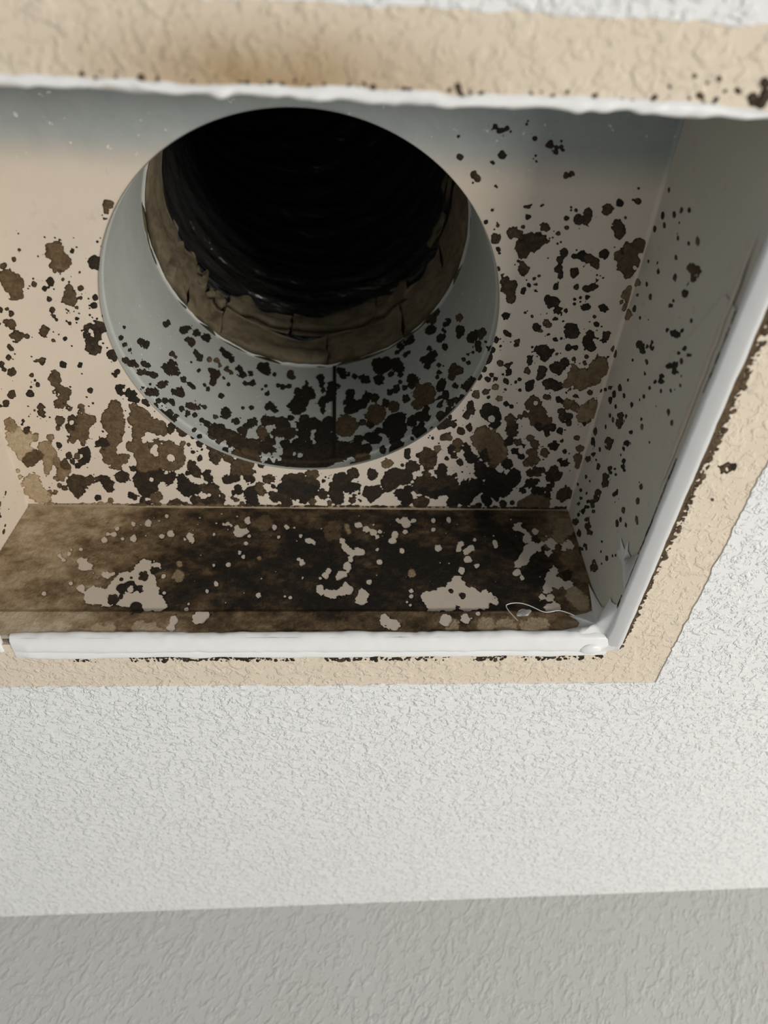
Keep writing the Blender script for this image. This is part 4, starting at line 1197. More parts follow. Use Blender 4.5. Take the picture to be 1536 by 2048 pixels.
M_CEIL, M_WALL, M_BAND = mat_ceiling(), mat_wall(), mat_band()
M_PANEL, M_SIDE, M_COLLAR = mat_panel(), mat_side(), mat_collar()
M_MOULD, M_CAULK, M_FILM, M_CLEAR = mat_mould(), mat_caulk(), mat_film(), mat_clear()
M_TAN = mat_tan()
M_CAULK_SHADED = mat_caulk('shaded_caulk', 0.80)  # caulk colour darkened to carry the shade on the right bead
M_MASTIC, M_LINER, M_BOARD = mat_mastic(), mat_liner(), mat_board()


# ------------------------------------------------------------------ room: ceiling and wall
def rect_loop(x0, x1, y0, y1, n, wob=0.0, seed=0.0):
    """n points per side, counter-clockwise from (x0,y0)"""
    pts = []
    cs = [(x0, y0), (x1, y0), (x1, y1), (x0, y1)]
    for k in range(4):
        a, b = cs[k], cs[(k + 1) % 4]
        nx, ny = [(0, -1), (1, 0), (0, 1), (-1, 0)][k]
        L = math.hypot(b[0] - a[0], b[1] - a[1])
        for i in range(n):
            t = i / n
            fade = min(1.0, min(t, 1 - t) * 12)
            w = wob * fade * float(N1(t * L / 5.0 + k * 61 + seed, 3.3 + seed) + 0.7 * N2(t * L / 1.7 + k * 37, 8.1 + seed))
            pts.append((a[0] + (b[0] - a[0]) * t + nx * w, a[1] + (b[1] - a[1]) * t + ny * w))
    return pts


def wall_y(x):
    return 537.3 - 0.0308 * x


def build_room():
    n = 150
    inner = rect_loop(FX0, FX1, FY0, FY1, n, 0.55)
    ox0, ox1, oy0 = -1500, 1500, -1500
    outer = rect_loop(ox0, ox1, oy0, 537.3, n)
    outer = [(x, oy0 + (y - oy0) * (wall_y(x) - oy0) / (537.3 - oy0)) for x, y in outer]
    mid = rect_loop(FX0 - 14, FX1 + 14, FY0 - 14, FY1 + 14, n)
    T = -0.45
    N = 4 * n
    verts = [(x, y, T) for x, y in inner] + [(x, y, T) for x, y in outer] + [(x, y, 0.3) for x, y in inner] + [(x, y, T) for x, y in mid]
    faces = []
    for i in range(N):
        j = (i + 1) % N
        faces.append((i, 3 * N + i, 3 * N + j, j))
        faces.append((3 * N + i, N + i, N + j, 3 * N + j))
        faces.append((2 * N + i, i, j, 2 * N + j))
    ceil = mesh('ceiling', verts, faces, M_CEIL)
    tag(ceil, 'white textured ceiling around the open duct hole', kind='structure')
    # bare band left by the removed grille
    a = rect_loop(OX0, OX1, OY0, OY1, n, 0.5, 5.0)
    b = rect_loop(FX0 - 2, FX1 + 2, FY0 - 2, FY1 + 2, n)
    verts = [(x, y, 0.0) for x, y in a] + [(x, y, 0.0) for x, y in b]
    faces = [(i, N + i, N + (i + 1) % N, (i + 1) % N) for i in range(N)]
    band = mesh('unpainted_band', verts, faces, M_BAND, ceil)
    tag(band, 'beige strip of old paint with a brown water stain')
    verts = [(x, y, 0.0) for x, y in a] + [(x, y, 12.5) for x, y in a]
    faces = [(i, (i + 1) % N, N + (i + 1) % N, N + i) for i in range(N)]
    ed = mesh('plasterboard_edge', verts, faces, M_BOARD, ceil)
    tag(ed, 'rough cut edge of the ceiling board')
    # wall
    vx = [-1500, 1500]
    v = []
    for x in vx:
        y = wall_y(x)
        v += [(x, y, 0.0), (x, y, -2400), (x, y + 100, -2400), (x, y + 100, 0.0)]
    f = [(0, 1, 5, 4), (1, 2, 6, 5), (2, 3, 7, 6), (3, 0, 4, 7), (0, 3, 2, 1), (4, 5, 6, 7)]
    w = mesh('wall_back', v, f, M_WALL)
    tag(w, 'grey textured wall under the ceiling edge', kind='structure')
    return ceil, band


CEIL, BAND = build_room()


# ------------------------------------------------------------------ sheet-metal boot
def sstep(a, b, x):
    t = np.clip((x - a) / (b - a), 0, 1)
    return t * t * (3 - 2 * t)


def hem(z):                              # folded hem along the bottom of the far panel
    return 0.9 * (1 - sstep(13.8, 15.2, z))


def collar_r(z):                         # flare where the collar is crimped to the roof
    return CR - 0.6 * sstep(HB + 3.4, HB + 5.2, z)


def collar_end(th):
    return HB + HC + 0.7 * N1(th * 9, 4.2) + 0.5 * N2(th * 31, 1.7)


LEAN = 9.0                               # the left panel splays outwards towards the ceiling
boot = empty('duct_boot', -12, 150, 40)
tag(boot, 'mould-spotted sheet metal box with a round collar set above the ceiling hole', 'duct boot')


def build_boot():
    n = 32
    N = 4 * n
    rect = rect_loop(BX0, BX1, BY0, BY1, n)
    circ = []
    for x, y in rect:
        a = math.atan2(y - CY, x - CX)
        circ.append((CX + CR * math.cos(a), CY + CR * math.sin(a)))
    verts = [(x, y, HB) for x, y in circ] + [(x, y, HB) for x, y in rect]
    faces = [(i, (i + 1) % N, N + (i + 1) % N, N + i) for i in range(N)]
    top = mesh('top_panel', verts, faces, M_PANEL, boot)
    tag(top, 'beige coated roof panel pierced by the collar')
    zs = [0.5, 6, 13.6, 14.0, 14.5, 15.0, 15.4, 30, 50, 70, HB]
    verts, faces = [], []
    for z in zs:
        y = BY1 - float(hem(z))
        verts += [(BX0 - LEAN * (HB - z) / (HB - 12.6), y, z), (BX1, y, z)]
    faces = [(2 * i, 2 * i + 2, 2 * i + 3, 2 * i + 1) for i in range(len(zs) - 1)]
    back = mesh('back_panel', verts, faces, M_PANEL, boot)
    tag(back, 'far panel almost covered by dark brown mould')
    sides = []
    for x, nm in ((BX1, 'right'), (BX0, 'left')):
        z0 = 0.6 if nm == 'right' else 12.6
        xb = x if nm == 'right' else x - LEAN
        v = [(xb, BY0, z0), (xb, BY1, z0), (x, BY1, HB), (x, BY0, HB)]
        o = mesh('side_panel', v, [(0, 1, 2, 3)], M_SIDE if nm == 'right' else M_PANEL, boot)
        sides.append(o)
    tag(sides[0], 'side panel coloured grey-green for shade, with scattered mould')
    v = [(BX0, BY0, 12.6), (BX1, BY0, 12.6), (BX1, BY0, HB), (BX0, BY0, HB)]
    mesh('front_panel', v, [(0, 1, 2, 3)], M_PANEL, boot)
    # rounded folds where the panels meet
    def fold(name, pts, d1, d2, r, mat):
        vv, ff = [], []
        k = 6
        m = 40
        for i in range(m):
            t = i / (m - 1)
            p = [pts[0][c] + (pts[1][c] - pts[0][c]) * t for c in range(3)]
            rr = r * (1 + 0.25 * float(N1(t * 30, 2.2)))
            for j in range(k):
                a = j / (k - 1) * math.pi / 2
                vv.append(tuple(p[c] + d1[c] * rr * (1 - math.sin(a)) + d2[c] * rr * (1 - math.cos(a)) for c in range(3)))
        for i in range(m - 1):
            for j in range(k - 1):
                q = i * k + j
                ff.append((q, q + 1, q + k + 1, q + k))
        return mesh(name, vv, ff, mat, boot, True)
    fm = NT('stained_fold')
    nn = fm.noise(130, 4)
    fmat = fm.out(fm.mix(nn, (0.17, 0.125, 0.075), (0.40, 0.32, 0.22)), 0.8)
    f1 = fold('panel_fold', ((BX0, BY1, HB), (BX1, BY1, HB)), (0, -1, 0), (0, 0, -1), 1.7, fmat)
    tag(f1, 'tan stained fold between roof and far panel')
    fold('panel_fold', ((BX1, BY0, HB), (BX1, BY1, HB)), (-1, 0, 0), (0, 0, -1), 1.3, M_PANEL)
    # overlapping triangular tab folded over the lower half of the right panel
    t = 0.7
    x = BX1 - t
    poly = [(249.3, 68.3), (210.0, 56.5), (170.2, 45.4), (130.0, 24.5), (105.0, 11.0), (105.0, 1.0), (253.5, 1.0), (253.5, 66.0)]
    v = [(x, y, z) for y, z in poly] + [(BX1 - 0.02, y, z) for y, z in poly]
    k = len(poly)
    f = [tuple(range(k))[::-1]] + [(i, (i + 1) % k, k + (i + 1) % k, k + i) for i in range(k)]
    tab = mesh('folded_tab', v, f, M_SIDE, boot)
    tag(tab, 'triangular overlapped metal tab on the right panel')
    # collar
    nu, nv = 220, 14
    zl = [HB - 0.6, HB + 2, HB + 3.8, HB + 4.2, HB + 4.7, HB + 5.3, HB + 6]
    zl += [HB + 6 + (HC - 8) * i / 5 for i in range(1, 6)]
    verts, faces = [], []
    rows = len(zl) + 2
    for r in range(rows):
        for i in range(nu):
            th = 2 * math.pi * i / nu
            if r < len(zl):
                z, R = zl[r], float(collar_r(zl[r]))
            elif r == len(zl):
                z, R = float(collar_end(th)) - 0.5, CR - 0.6
            else:
                z, R = float(collar_end(th)), CR - 1.7
            verts.append((CX + R * math.cos(th), CY + R * math.sin(th), z))
    for r in range(rows - 1):
        for i in range(nu):
            j = (i + 1) % nu
            faces.append((r * nu + i, (r + 1) * nu + i, (r + 1) * nu + j, r * nu + j))
    col = mesh('collar', verts, faces, M_COLLAR, boot, True)
    tag(col, 'blue-grey galvanised round collar, mouldy on its far side')
    # lap seam of the collar
    th0 = 1.405
    v, f = [], []
    for i in range(20):
        z = HB + 5.5 + (HC - 6.5) * i / 19
        for dth, dr in ((-0.012, 0), (-0.010, 0.35), (0.010, 0.35), (0.012, 0)):
            R = CR - 0.6 - dr
            v.append((CX + R * math.cos(th0 + dth), CY + R * math.sin(th0 + dth), z))
    for i in range(19):
        for j in range(3):
            q = i * 4 + j
            f.append((q, q + 1, q + 5, q + 4))
    tag(mesh('collar_seam', v, f, M_MOULD, col), 'dark rust-brown stained lap seam')
    return top, back, sides[0], sides[1], col


TOP, BACK, RIGHT, LEFT, COLLAR = build_boot()


# ------------------------------------------------------------------ mould colonies (relief meshes grown from traced outlines)
def parse(txt):
    out = []
    for ln in txt.strip().split('\n'):
        t, g, n = ln.split('|')
        nd = [float(a) for a in n.split(',')]
        out.append((None if t == '-' else float(t), [float(a) for a in g.split(',')],
                    [tuple(nd[i:i + 3]) for i in range(0, len(nd), 3)]))
    return out


def specks(shapes, k, seed, spread=1.6, rmax=0.42):
    rs = np.random.RandomState(seed)
    out = []
    for t, g, nd in shapes:
        if t is None:
            continue
        for u, v, r in nd:
            for _ in range(k if rs.rand() < 0.6 else k - 1):
                a = rs.rand() * 6.283
                d = r + abs(rs.normal(0.5, spread))
                out.append((max(0.02, min(0.35, t * 0.7)), (1, 0, 1),
                            [(u + d * math.cos(a), v + d * math.sin(a), 0.13 + rmax * rs.rand() ** 3)]))
    return out


class Field:
    def __init__(self, u0, u1, v0, v1, h, seed):
        self.u = np.arange(u0, u1 + h, h); self.v = np.arange(v0, v1 + h, h); self.h = h
        self.U, self.V = np.meshgrid(self.u, self.v, indexing='ij')
        self.F = np.full(self.U.shape, -9.0); self.T = np.full(self.U.shape, 0.15)
        U, V = self.U + seed * 13.7, self.V + seed * 7.1
        self.W = 0.55 * N1(U / 2.6, V / 2.6) + 0.45 * N2(U / 1.15, V / 1.15) + 0.30 * N3(U / 0.6, V / 0.6)

    def add(self, shape):
        t, (a, b, c), nd = shape
        rm = max(n[2] for n in nd)
        pad = 3.2 * rm + 1.5
        us = [n[0] for n in nd]; vs_ = [n[1] for n in nd]
        i0 = max(0, int((min(us) - pad - self.u[0]) / self.h)); i1 = min(len(self.u), int((max(us) + pad - self.u[0]) / self.h) + 2)
        j0 = max(0, int((min(vs_) - pad - self.v[0]) / self.h)); j1 = min(len(self.v), int((max(vs_) + pad - self.v[0]) / self.h) + 2)
        if i1 <= i0 or j1 <= j0:
            return
        s = np.s_[i0:i1, j0:j1]
        U, V = self.U[s], self.V[s]
        k = 0.22 * rm + 0.03
        acc = np.zeros(U.shape)
        for u, v, r in nd:
            du, dv = U - u, V - v
            d = np.sqrt(np.maximum(0, a * du * du + 2 * b * du * dv + c * dv * dv))
            acc += np.exp(np.clip((r - d) / k, -60, 60))
        f = k * np.log(acc + 1e-30)
        f = f + self.W[s] * min(1.25, 0.10 + 0.46 * rm)
        f = np.minimum(f, 3.0)
        if t is None:
            self.F[s] = np.minimum(self.F[s], -f)
        else:
            self.F[s] = np.maximum(self.F[s], f)
            w = sstep(-0.35, 0.45, f)
            self.T[s] = self.T[s] * (1 - w) + t * w


MAXN = {'big': 0}


def grow(fld, fn, parent, nbig, mask=None):
    """marching squares -> one relief mesh per connected colony; the small ones are joined"""
    F, T, U, V = fld.F, fld.T, fld.U, fld.V
    if mask is not None:
        F = np.where(mask, F, -1.0)
    F = np.where(np.abs(F) < 1e-4, 1e-4, F)
    nu, nv = F.shape
    ins = F > 0
    # label colonies
    lab = np.full(F.shape, -1, int)
    flat = ins.ravel(); L = lab.ravel()
    cnt = 0
    for s in np.flatnonzero(flat):
        if L[s] >= 0:
            continue
        st = [s]; L[s] = cnt
        while st:
            q = st.pop()
            jj = q % nv
            for nb in ((q - nv) if q >= nv else -1, (q + nv) if q + nv < nu * nv else -1,
                       q - 1 if jj else -1, q + 1 if jj < nv - 1 else -1):
                if nb >= 0 and flat[nb] and L[nb] < 0:
                    L[nb] = cnt; st.append(nb)
        cnt += 1
    lab = L.reshape(F.shape)
    # vertices: inside grid points, then crossings on u-edges, then on v-edges
    vid = np.full(F.shape, -1, int)
    ii, jj = np.nonzero(ins)
    vid[ii, jj] = np.arange(len(ii))
    VU = [U[ii, jj]]; VV = [V[ii, jj]]; VF = [F[ii, jj]]; VT = [T[ii, jj]]
    base = len(ii)
    cu = ins[:-1] != ins[1:]
    a, b = np.nonzero(cu)
    t = F[a, b] / (F[a, b] - F[a + 1, b])
    eu = np.full(cu.shape, -1, int); eu[a, b] = base + np.arange(len(a)); base += len(a)
    VU.append(U[a, b] + t * fld.h); VV.append(V[a, b]); VF.append(0 * t); VT.append(np.where(ins[a, b], T[a, b], T[a + 1, b]))
    cv = ins[:, :-1] != ins[:, 1:]
    a, b = np.nonzero(cv)
    t = F[a, b] / (F[a, b] - F[a, b + 1])
    ev = np.full(cv.shape, -1, int); ev[a, b] = base + np.arange(len(a))
    VU.append(U[a, b]); VV.append(V[a, b] + t * fld.h); VF.append(0 * t); VT.append(np.where(ins[a, b], T[a, b], T[a, b + 1]))
    VU, VV, VF, VT = (np.concatenate(q) for q in (VU, VV, VF, VT))
    code = ins[:-1, :-1] * 1 + ins[1:, :-1] * 2 + ins[1:, 1:] * 4 + ins[:-1, 1:] * 8
    polys = {}
    i, j = np.nonzero(code == 15)
    quads = np.stack([vid[i, j], vid[i + 1, j], vid[i + 1, j + 1], vid[i, j + 1]], 1)
    ql = lab[i, j]
    TAB = {1: ['A', 'e0', 'e3'], 2: ['B', 'e1', 'e0'], 4: ['C', 'e2', 'e1'], 8: ['D', 'e3', 'e2'],
           3: ['A', 'B', 'e1', 'e3'], 6: ['B', 'C', 'e2', 'e0'], 12: ['C', 'D', 'e3', 'e1'], 9: ['D', 'A', 'e0', 'e2'],
           7: ['A', 'B', 'C', 'e2', 'e3'], 14: ['B', 'C', 'D', 'e3', 'e0'], 13: ['C', 'D', 'A', 'e0', 'e1'], 11: ['D', 'A', 'B', 'e1', 'e2']}
    TAB[5] = None; TAB[10] = None
    Q = [quads]; QL = [ql]; TR = []; TL = []

    def get(key, i, j):
        return {'A': lambda: vid[i, j], 'B': lambda: vid[i + 1, j], 'C': lambda: vid[i + 1, j + 1], 'D': lambda: vid[i, j + 1],
                'e0': lambda: eu[i, j], 'e2': lambda: eu[i, j + 1], 'e3': lambda: ev[i, j], 'e1': lambda: ev[i + 1, j]}[key]()

    def glab(key, i, j):
        return {'A': lambda: lab[i, j], 'B': lambda: lab[i + 1, j], 'C': lambda: lab[i + 1, j + 1], 'D': lambda: lab[i, j + 1]}[key]()
    for c in range(1, 15):
        i, j = np.nonzero(code == c)
        if not len(i):
            continue
        lists = [TAB[c]] if TAB[c] else ([TAB[1], TAB[4]] if c == 5 else [TAB[2], TAB[8]])
        for ks in lists:
            cols = [get(k, i, j) for k in ks]
            lb = glab(ks[0], i, j)
            if len(ks) == 4:
                Q.append(np.stack(cols, 1)); QL.append(lb)
            else:
                for q in range(1, len(ks) - 1):
                    TR.append(np.stack([cols[0], cols[q], cols[q + 1]], 1)); TL.append(lb)
    Q = np.concatenate(Q); QL = np.concatenate(QL)
    TR = np.concatenate(TR); TL = np.concatenate(TL)
    hgt = 0.05 + np.clip(VF * 0.40, 0, 0.24) + 0.05 * N2(VU / 0.7, VV / 0.7) * np.clip(VF * 2, 0, 1)
    X, Y, Z = fn(VU, VV, hgt)
    XYZ = np.stack([X * MM, Y * MM, ZC + Z * MM], 1)
    area = np.bincount(QL, minlength=cnt) + 0.5 * np.bincount(TL, minlength=cnt)
    order = np.argsort(-area)
    big = [q for q in order[:nbig] if area[q] * fld.h ** 2 > 1.6]
    newlab = np.full(cnt, len(big), int)
    newlab[big] = np.arange(len(big))
    ql, tl = newlab[QL], newlab[TL]
    qo = np.argsort(ql, kind='stable'); to = np.argsort(tl, kind='stable')
    Q, ql, TR, tl = Q[qo], ql[qo], TR[to], tl[to]
    for k in range(len(big) + 1):
        q = Q[np.searchsorted(ql, k):np.searchsorted(ql, k + 1)]
        t = TR[np.searchsorted(tl, k):np.searchsorted(tl, k + 1)]
        if len(q) + len(t) == 0:
            continue
        loops = np.concatenate([q.ravel(), t.ravel()])
        uq, inv = np.unique(loops, return_inverse=True)
        is_big = k < len(big)
        nm = ('mould_crust' if area[big[k]] * fld.h ** 2 > 160 else 'mould_spot') if is_big else 'mould_specks'
        me = bpy.data.meshes.new(nm)
        me.vertices.add(len(uq)); me.vertices.foreach_set('co', XYZ[uq].ravel())
        me.loops.add(len(loops)); me.loops.foreach_set('vertex_index', inv.ravel().astype(np.int32))
        nf = len(q) + len(t)
        st = np.concatenate([np.arange(len(q)) * 4, len(q) * 4 + np.arange(len(t)) * 3]).astype(np.int32)
        me.polygons.add(nf); me.polygons.foreach_set('loop_start', st)
        me.attributes.new('tone', 'FLOAT', 'POINT').data.foreach_set('value', VT[uq].astype(np.float32))
        me.attributes.new('edge', 'FLOAT', 'POINT').data.foreach_set('value', VF[uq].astype(np.float32))
        me.update(calc_edges=True)
        me.validate()
        me.shade_smooth()
        o = link(nm, me, M_MOULD, parent)
        if not is_big:
            o['kind'] = 'stuff'


def mould():
    top_s = parse(TOP_SHAPES); far_s = parse(FAR_SHAPES); right_s = parse(RIGHT_SHAPES)
    col_s = parse(COLLAR_SHAPES); ring_s = parse(RING_SHAPES)
    # roof panel
    f = Field(BX0, BX1, 60, BY1, 0.30, 1)
    for s in specks(top_s, 2, 11) + top_s:
        f.add(s)
    # continuous dark line of growth along the fold
    rs = np.random.RandomState(5)
    for x in np.arange(-132, 113, 1.3):
        dark = 0.6 if x < -95 else (0.32 if x < -40 else 0.15)
        f.add((dark, (1, 0, 1), [(x, BY1 - 0.3 - 0.4 * rs.rand(), 0.9 + 1.3 * rs.rand() ** 2)]))
    mk = (np.hypot(f.U - CX, f.V - CY) > CR + 0.2)
    grow(f, lambda u, v, h: (u, v, HB - h + 0 * u), TOP, 135, mk)
    # right panel
    f = Field(90, BY1 - 0.4, 1.0, HB - 0.3, 0.30, 2)
    for s in specks(right_s, 1, 12, 2.5, 0.35) + right_s:
        f.add(s)
    rs = np.random.RandomState(41)
    for y in np.arange(96, 250, 0.45):      # dark crack above the slanting bead
        if N1(y / 14, 6.3) > -0.25:
            f.add((0.0, (1, 0, 1), [(y, 1.75 + 0.25 * float(N2(y / 5, 1.1)), 0.30 + 0.12 * rs.rand())]))
    tab = lambda y, z: 0.72 * (z < np.interp(y, [105, 130, 170.2, 210, 249.3], [11, 24.5, 45.4, 56.5, 68.3])) * (y > 105)
    grow(f, lambda u, v, h: (BX1 - h - tab(u, v), u, v), RIGHT, 55)
    # left panel, a few spots by the far corner
    f = Field(190, BY1, 14, HB, 0.36, 3)
    rs = np.random.RandomState(9)
    for _ in range(50):
        f.add((0.15 + 0.2 * rs.rand(), (1, 0, 1), [(200 + 53 * rs.rand(), 20 + 55 * rs.rand(), 0.25 + 1.1 * rs.rand() ** 2)]))
    grow(f, lambda u, v, h: (BX0 + h - LEAN * (HB - v) / (HB - 12.6), u, v), LEFT, 10)
    # collar (u = angle x radius)
    f = Field(0.0, CR * math.pi, HB + 0.5, HB + HC - 0.8, 0.30, 4)
    for s in specks(col_s, 1, 13, 1.6, 0.4) + col_s:
        f.add(s)
    grow(f, lambda u, v, h: (CX + (collar_r(v) - h) * np.cos(u / CR), CY + (collar_r(v) - h) * np.sin(u / CR), v), COLLAR, 70)
    # far panel: grown over everywhere, with islands of bare coating left
    f = Field(BX0 - 9.0, BX1 - 0.3, 2.4, HB - 0.6, 0.30, 6)
    f.F[:] = 2.5
    xs = [-141, -122, -100, -82, -60, -30, 20, 62, 88, 104, 116]
    base = np.interp(f.U, xs, [0.66, 0.62, 0.47, 0.27, 0.15, 0.05, 0.03, 0.03, 0.10, 0.28, 0.38])
    up = np.interp(f.V, [0, 6, 13, 17, 24, 50, 62, 74, 79], [0.34, 0.30, 0.24, 0.0, 0.0, 0.02, 0.08, 0.14, 0.22])
    f.T[:] = base + up + 0.16 * N1(f.U / 9, f.V / 6) + 0.10 * N2(f.U / 3.2, f.V / 2.0)
    rs = np.random.RandomState(21)
    for s in far_s:
        f.add(s)
    for _ in range(150):            # pin-head islands
        f.add((None, (1, 0, 1), [(-110 + 215 * rs.rand(), 16 + 58 * rs.rand(), 0.12 + 0.45 * rs.rand() ** 3)]))
    f.T = np.clip(f.T, 0, 1)
    grow(f, lambda u, v, h: (u, BY1 - hem(v) - h, v), BACK, 12, f.U > BX0 + 0.4 - LEAN * (HB - f.V) / (HB - 12.6))
    # unpainted band: dark fringe under the caulk and a few ring-shaped spots
    f = Field(-125, 135, 40, 280, 0.40, 7)
    rs = np.random.RandomState(31)
    for _ in range(1000):
        x = -118 + 234 * rs.rand()
        if N1(x / 11, 3.1) < -0.45:
            continue
        f.add((0.06 + 0.25 * rs.rand(), (1.0, 0, 0.45), [(x, 266.0 + 3.4 * rs.rand() ** 1.6, 0.25 + 0.5 * rs.rand() ** 2)]))
    for _ in range(1250):
        y = 62 + 200 * rs.rand()
        wd = np.interp(y, [60, 95, 150, 190, 230, 262], [3.0, 5.0, 5.0, 4.2, 2.6, 1.6])
        x = 120.9 + wd * rs.rand() ** 1.5
        f.add((0.22 + 0.2 * rs.rand(), (1, 0, 0.8), [(x, y, 0.3 + 0.7 * rs.rand() ** 2)]))
    for y in np.arange(72, 250, 0.6):
        wd = np.interp(y, [72, 95, 150, 190, 230, 250], [0.5, 1.5, 1.7, 1.3, 0.7, 0.4]) * (0.75 + 0.5 * rs.rand())
        f.add((0.30, (1, 0, 1), [(122.0, y, wd)]))
    for _ in range(70):
        f.add((0.3, (1, 0, 1), [(-60 + 170 * rs.rand(), 50.2 + 1.6 * rs.rand(), 0.2 + 0.6 * rs.rand() ** 2)]))
    for s in ring_s:
        f.add(s)
    mk = (f.U < OX0) | (f.U > OX1) | (f.V < OY0 - 0.3) | (f.V > OY1)
    grow(f, lambda u, v, h: (u, v, -h), BAND, 8, mk)


mould()


# ------------------------------------------------------------------ flexible duct beyond the collar
duct = empty('flexible_duct', 0, 0, 0)
tag(duct, 'black plastic flexible duct sealed with cracked brown mastic above the collar', 'duct')


def build_duct():
    z0 = HB + HC
    # liner: ribbed tube that climbs and then bends away to the near left
    def axis(s):
        b = max(0.0, s - 60) / 190
        a = min(b, 1.35)
        R = 190
        d = Vector((-0.55, -0.83, 0))
        off = R * (1 - math.cos(a)); up = min(s, 60) + R * math.sin(a)
        c = Vector((CX, CY, z0 + 46 + up)) + d * off
        if b > 1.35:
            c += (Vector((0, 0, 1)) * math.cos(a) + d * math.sin(a)) * (b - 1.35) * R
        tng = (Vector((0, 0, 1)) * math.cos(a) + d * math.sin(a)).normalized()
        return c, tng, d
    nu, nv = 120, 190
    verts, faces = [], []
    for j in range(nv):
        s = j / (nv - 1) * 480
        c, tng, d = axis(s)
        e1 = d.cross(Vector((0, 0, 1))).normalized()
        e2 = tng.cross(e1).normalized()
        for i in range(nu):
            th = 2 * math.pi * i / nu
            ph = s / 17.0 - th / (2 * math.pi)
            rib = abs(math.sin(math.pi * ph))
            wr = float(N1(th * 3.2 + 0.12 * s, s / 16.0)) + 0.6 * float(N2(th * 7 + 0.3 * s, s / 9.0))
            R = CR + 0.5 - 3.2 * (1 - rib) ** 2 + 2.4 * wr * rib - 1.5 * min(1.0, s / 20)
            if i == 0:
                pass
            p = c + e1 * R * math.cos(th) + e2 * R * math.sin(th)
            verts.append(tuple(p))
    for j in range(nv - 1):
        for i in range(nu):
            k = (i + 1) % nu
            faces.append((j * nu + i, (j + 1) * nu + i, (j + 1) * nu + k, j * nu + k))
    cl = len(verts)
    c, tng, d = axis(480)
    verts.append(tuple(c))
    for i in range(nu):
        faces.append(((nv - 1) * nu + i, cl, (nv - 1) * nu + (i + 1) % nu))
    o = mesh('inner_liner', verts, faces, M_LINER, duct, True)
    tag(o, 'wrinkled shiny black inner liner')
    # cracked mastic pieces
    PC = [(203, 160, -1, 54), (159.5, 146, -1, 46), (145.5, 129, -1, 27), (146, 138.5, 28.6, 50), (138, 129, 28.6, 44), (128.6, 84, -1, 33), (128, 100, 34.5, 50), (99.5, 62, 34.5, 56),
          (83.6, 50, -1, 33), (61.5, 45, 34.5, 58), (49.5, 24, -1, 50), (23.6, -6, -1, 60), (30, 14, 61.5, 80), (13.5, -8, 61.5, 98), (-6.5, -58, -1, 62), (-58.5, -108, -1, 60), (-108.5, -156, -1, 58)]
    for q, (t0, t1, za, zb) in enumerate(PC):
        nu, nv = 20, 8
        def fn(a, b, q=q, t0=t0, t1=t1, za=za, zb=zb):
            th = math.radians(t0 + (t1 - t0) * a)
            z = za + (zb - za) * b
            eb = 4 * b * (1 - b); ea = 4 * a * (1 - a)
            th += math.radians(1.7) * float(N1(b * 3 + q * 5, q * 3.3)) * (1 if 0 < a < 1 else 0.7)
            z += (7.5 * float(N2(a * 3.5 + q * 7, q * 1.9)) * (1 if b > 0.5 else 0.15)) * (b if b > 0.5 else 0.3)
            bul = min(1, 5 * min(a, 1 - a)) * min(1, 5 * min(b, 1 - b))
            R = CR - 0.6 - 1.5 * bul ** 0.5 - 1.7 * float(N3(a * 4 + q * 11, b * 3 + q))
            return (CX + R * math.cos(th), CY + R * math.sin(th), z0 + z)
        v, f = grid(nu, nv, fn)
        # thickness: a border skirt reaching back to the liner
        loop = [i for i in range(nu)] + [j * nu + nu - 1 for j in range(1, nv)] + [(nv - 1) * nu + i for i in range(nu - 2, -1, -1)] + [j * nu for j in range(nv - 2, 0, -1)]
        b0 = len(v)
        for i in loop:
            x, y, z = v[i]
            r = math.hypot(x - CX, y - CY); k = (CR + 1.6) / r
            v.append((CX + (x - CX) * k, CY + (y - CY) * k, z))
        n = len(loop)
        for i in range(n):
            j = (i + 1) % n
            f.append((loop[i], loop[j], b0 + j, b0 + i))
        mesh('mastic_piece', v, f, M_MASTIC, duct, True)
    # outer jacket that closes the gap behind the mastic
    v, f = grid(90, 6, lambda a, b: (CX + (CR + 3.0) * math.cos(2 * math.pi * a), CY + (CR + 3.0) * math.sin(2 * math.pi * a), z0 + 0.8 + b * 60), True)
    tag(mesh('outer_jacket', v, f, M_LINER, duct, True), 'dark outer jacket behind the cracked mastic')


build_duct()


# ------------------------------------------------------------------ caulk
def bead(name, label, path, prof, jit, seed, n=220, bumps=0.0, mat=None):
    """path(t)->(x,y) base point, and direction axes; prof = list of (outward offset, z)"""
    v, f = [], []
    k = len(prof)
    for i in range(n):
        t = i / (n - 1)
        (x, y), (ox, oy) = path(t)
        L = t * 240
        end = min(1.0, min(t, 1 - t) * 40)
        for j, (o, z) in enumerate(prof):
            w = jit * (float(N1(L / 9 + seed, j * 0.55 + seed)) + 0.5 * float(N2(L / 3 + seed, j * 0.7)))
            b = bumps * max(0.0, float(N3(L / 5.5 + seed * 2, 0.4 * j)) - 0.1) * 2
            inner = 0 < j < k - 1
            zz = z - (0.35 * w + b if inner else 0)
            oo = o + w * (1.0 if inner or j == k - 1 else 0.3) + b * 0.8 * (1 if j == k - 1 else 0.4)
            zz = zz * (0.25 + 0.75 * end) if zz < 0 else zz
            v.append((x + ox * oo, y + oy * oo, zz))
    for i in range(n - 1):
        for j in range(k - 1):
            a = i * k + j
            f.append((a, a + 1, a + k + 1, a + k))
    o = mesh(name, v, f, mat or M_CAULK, None, True)
    return tag(o, label, 'caulk', 'caulk beads around the hole')


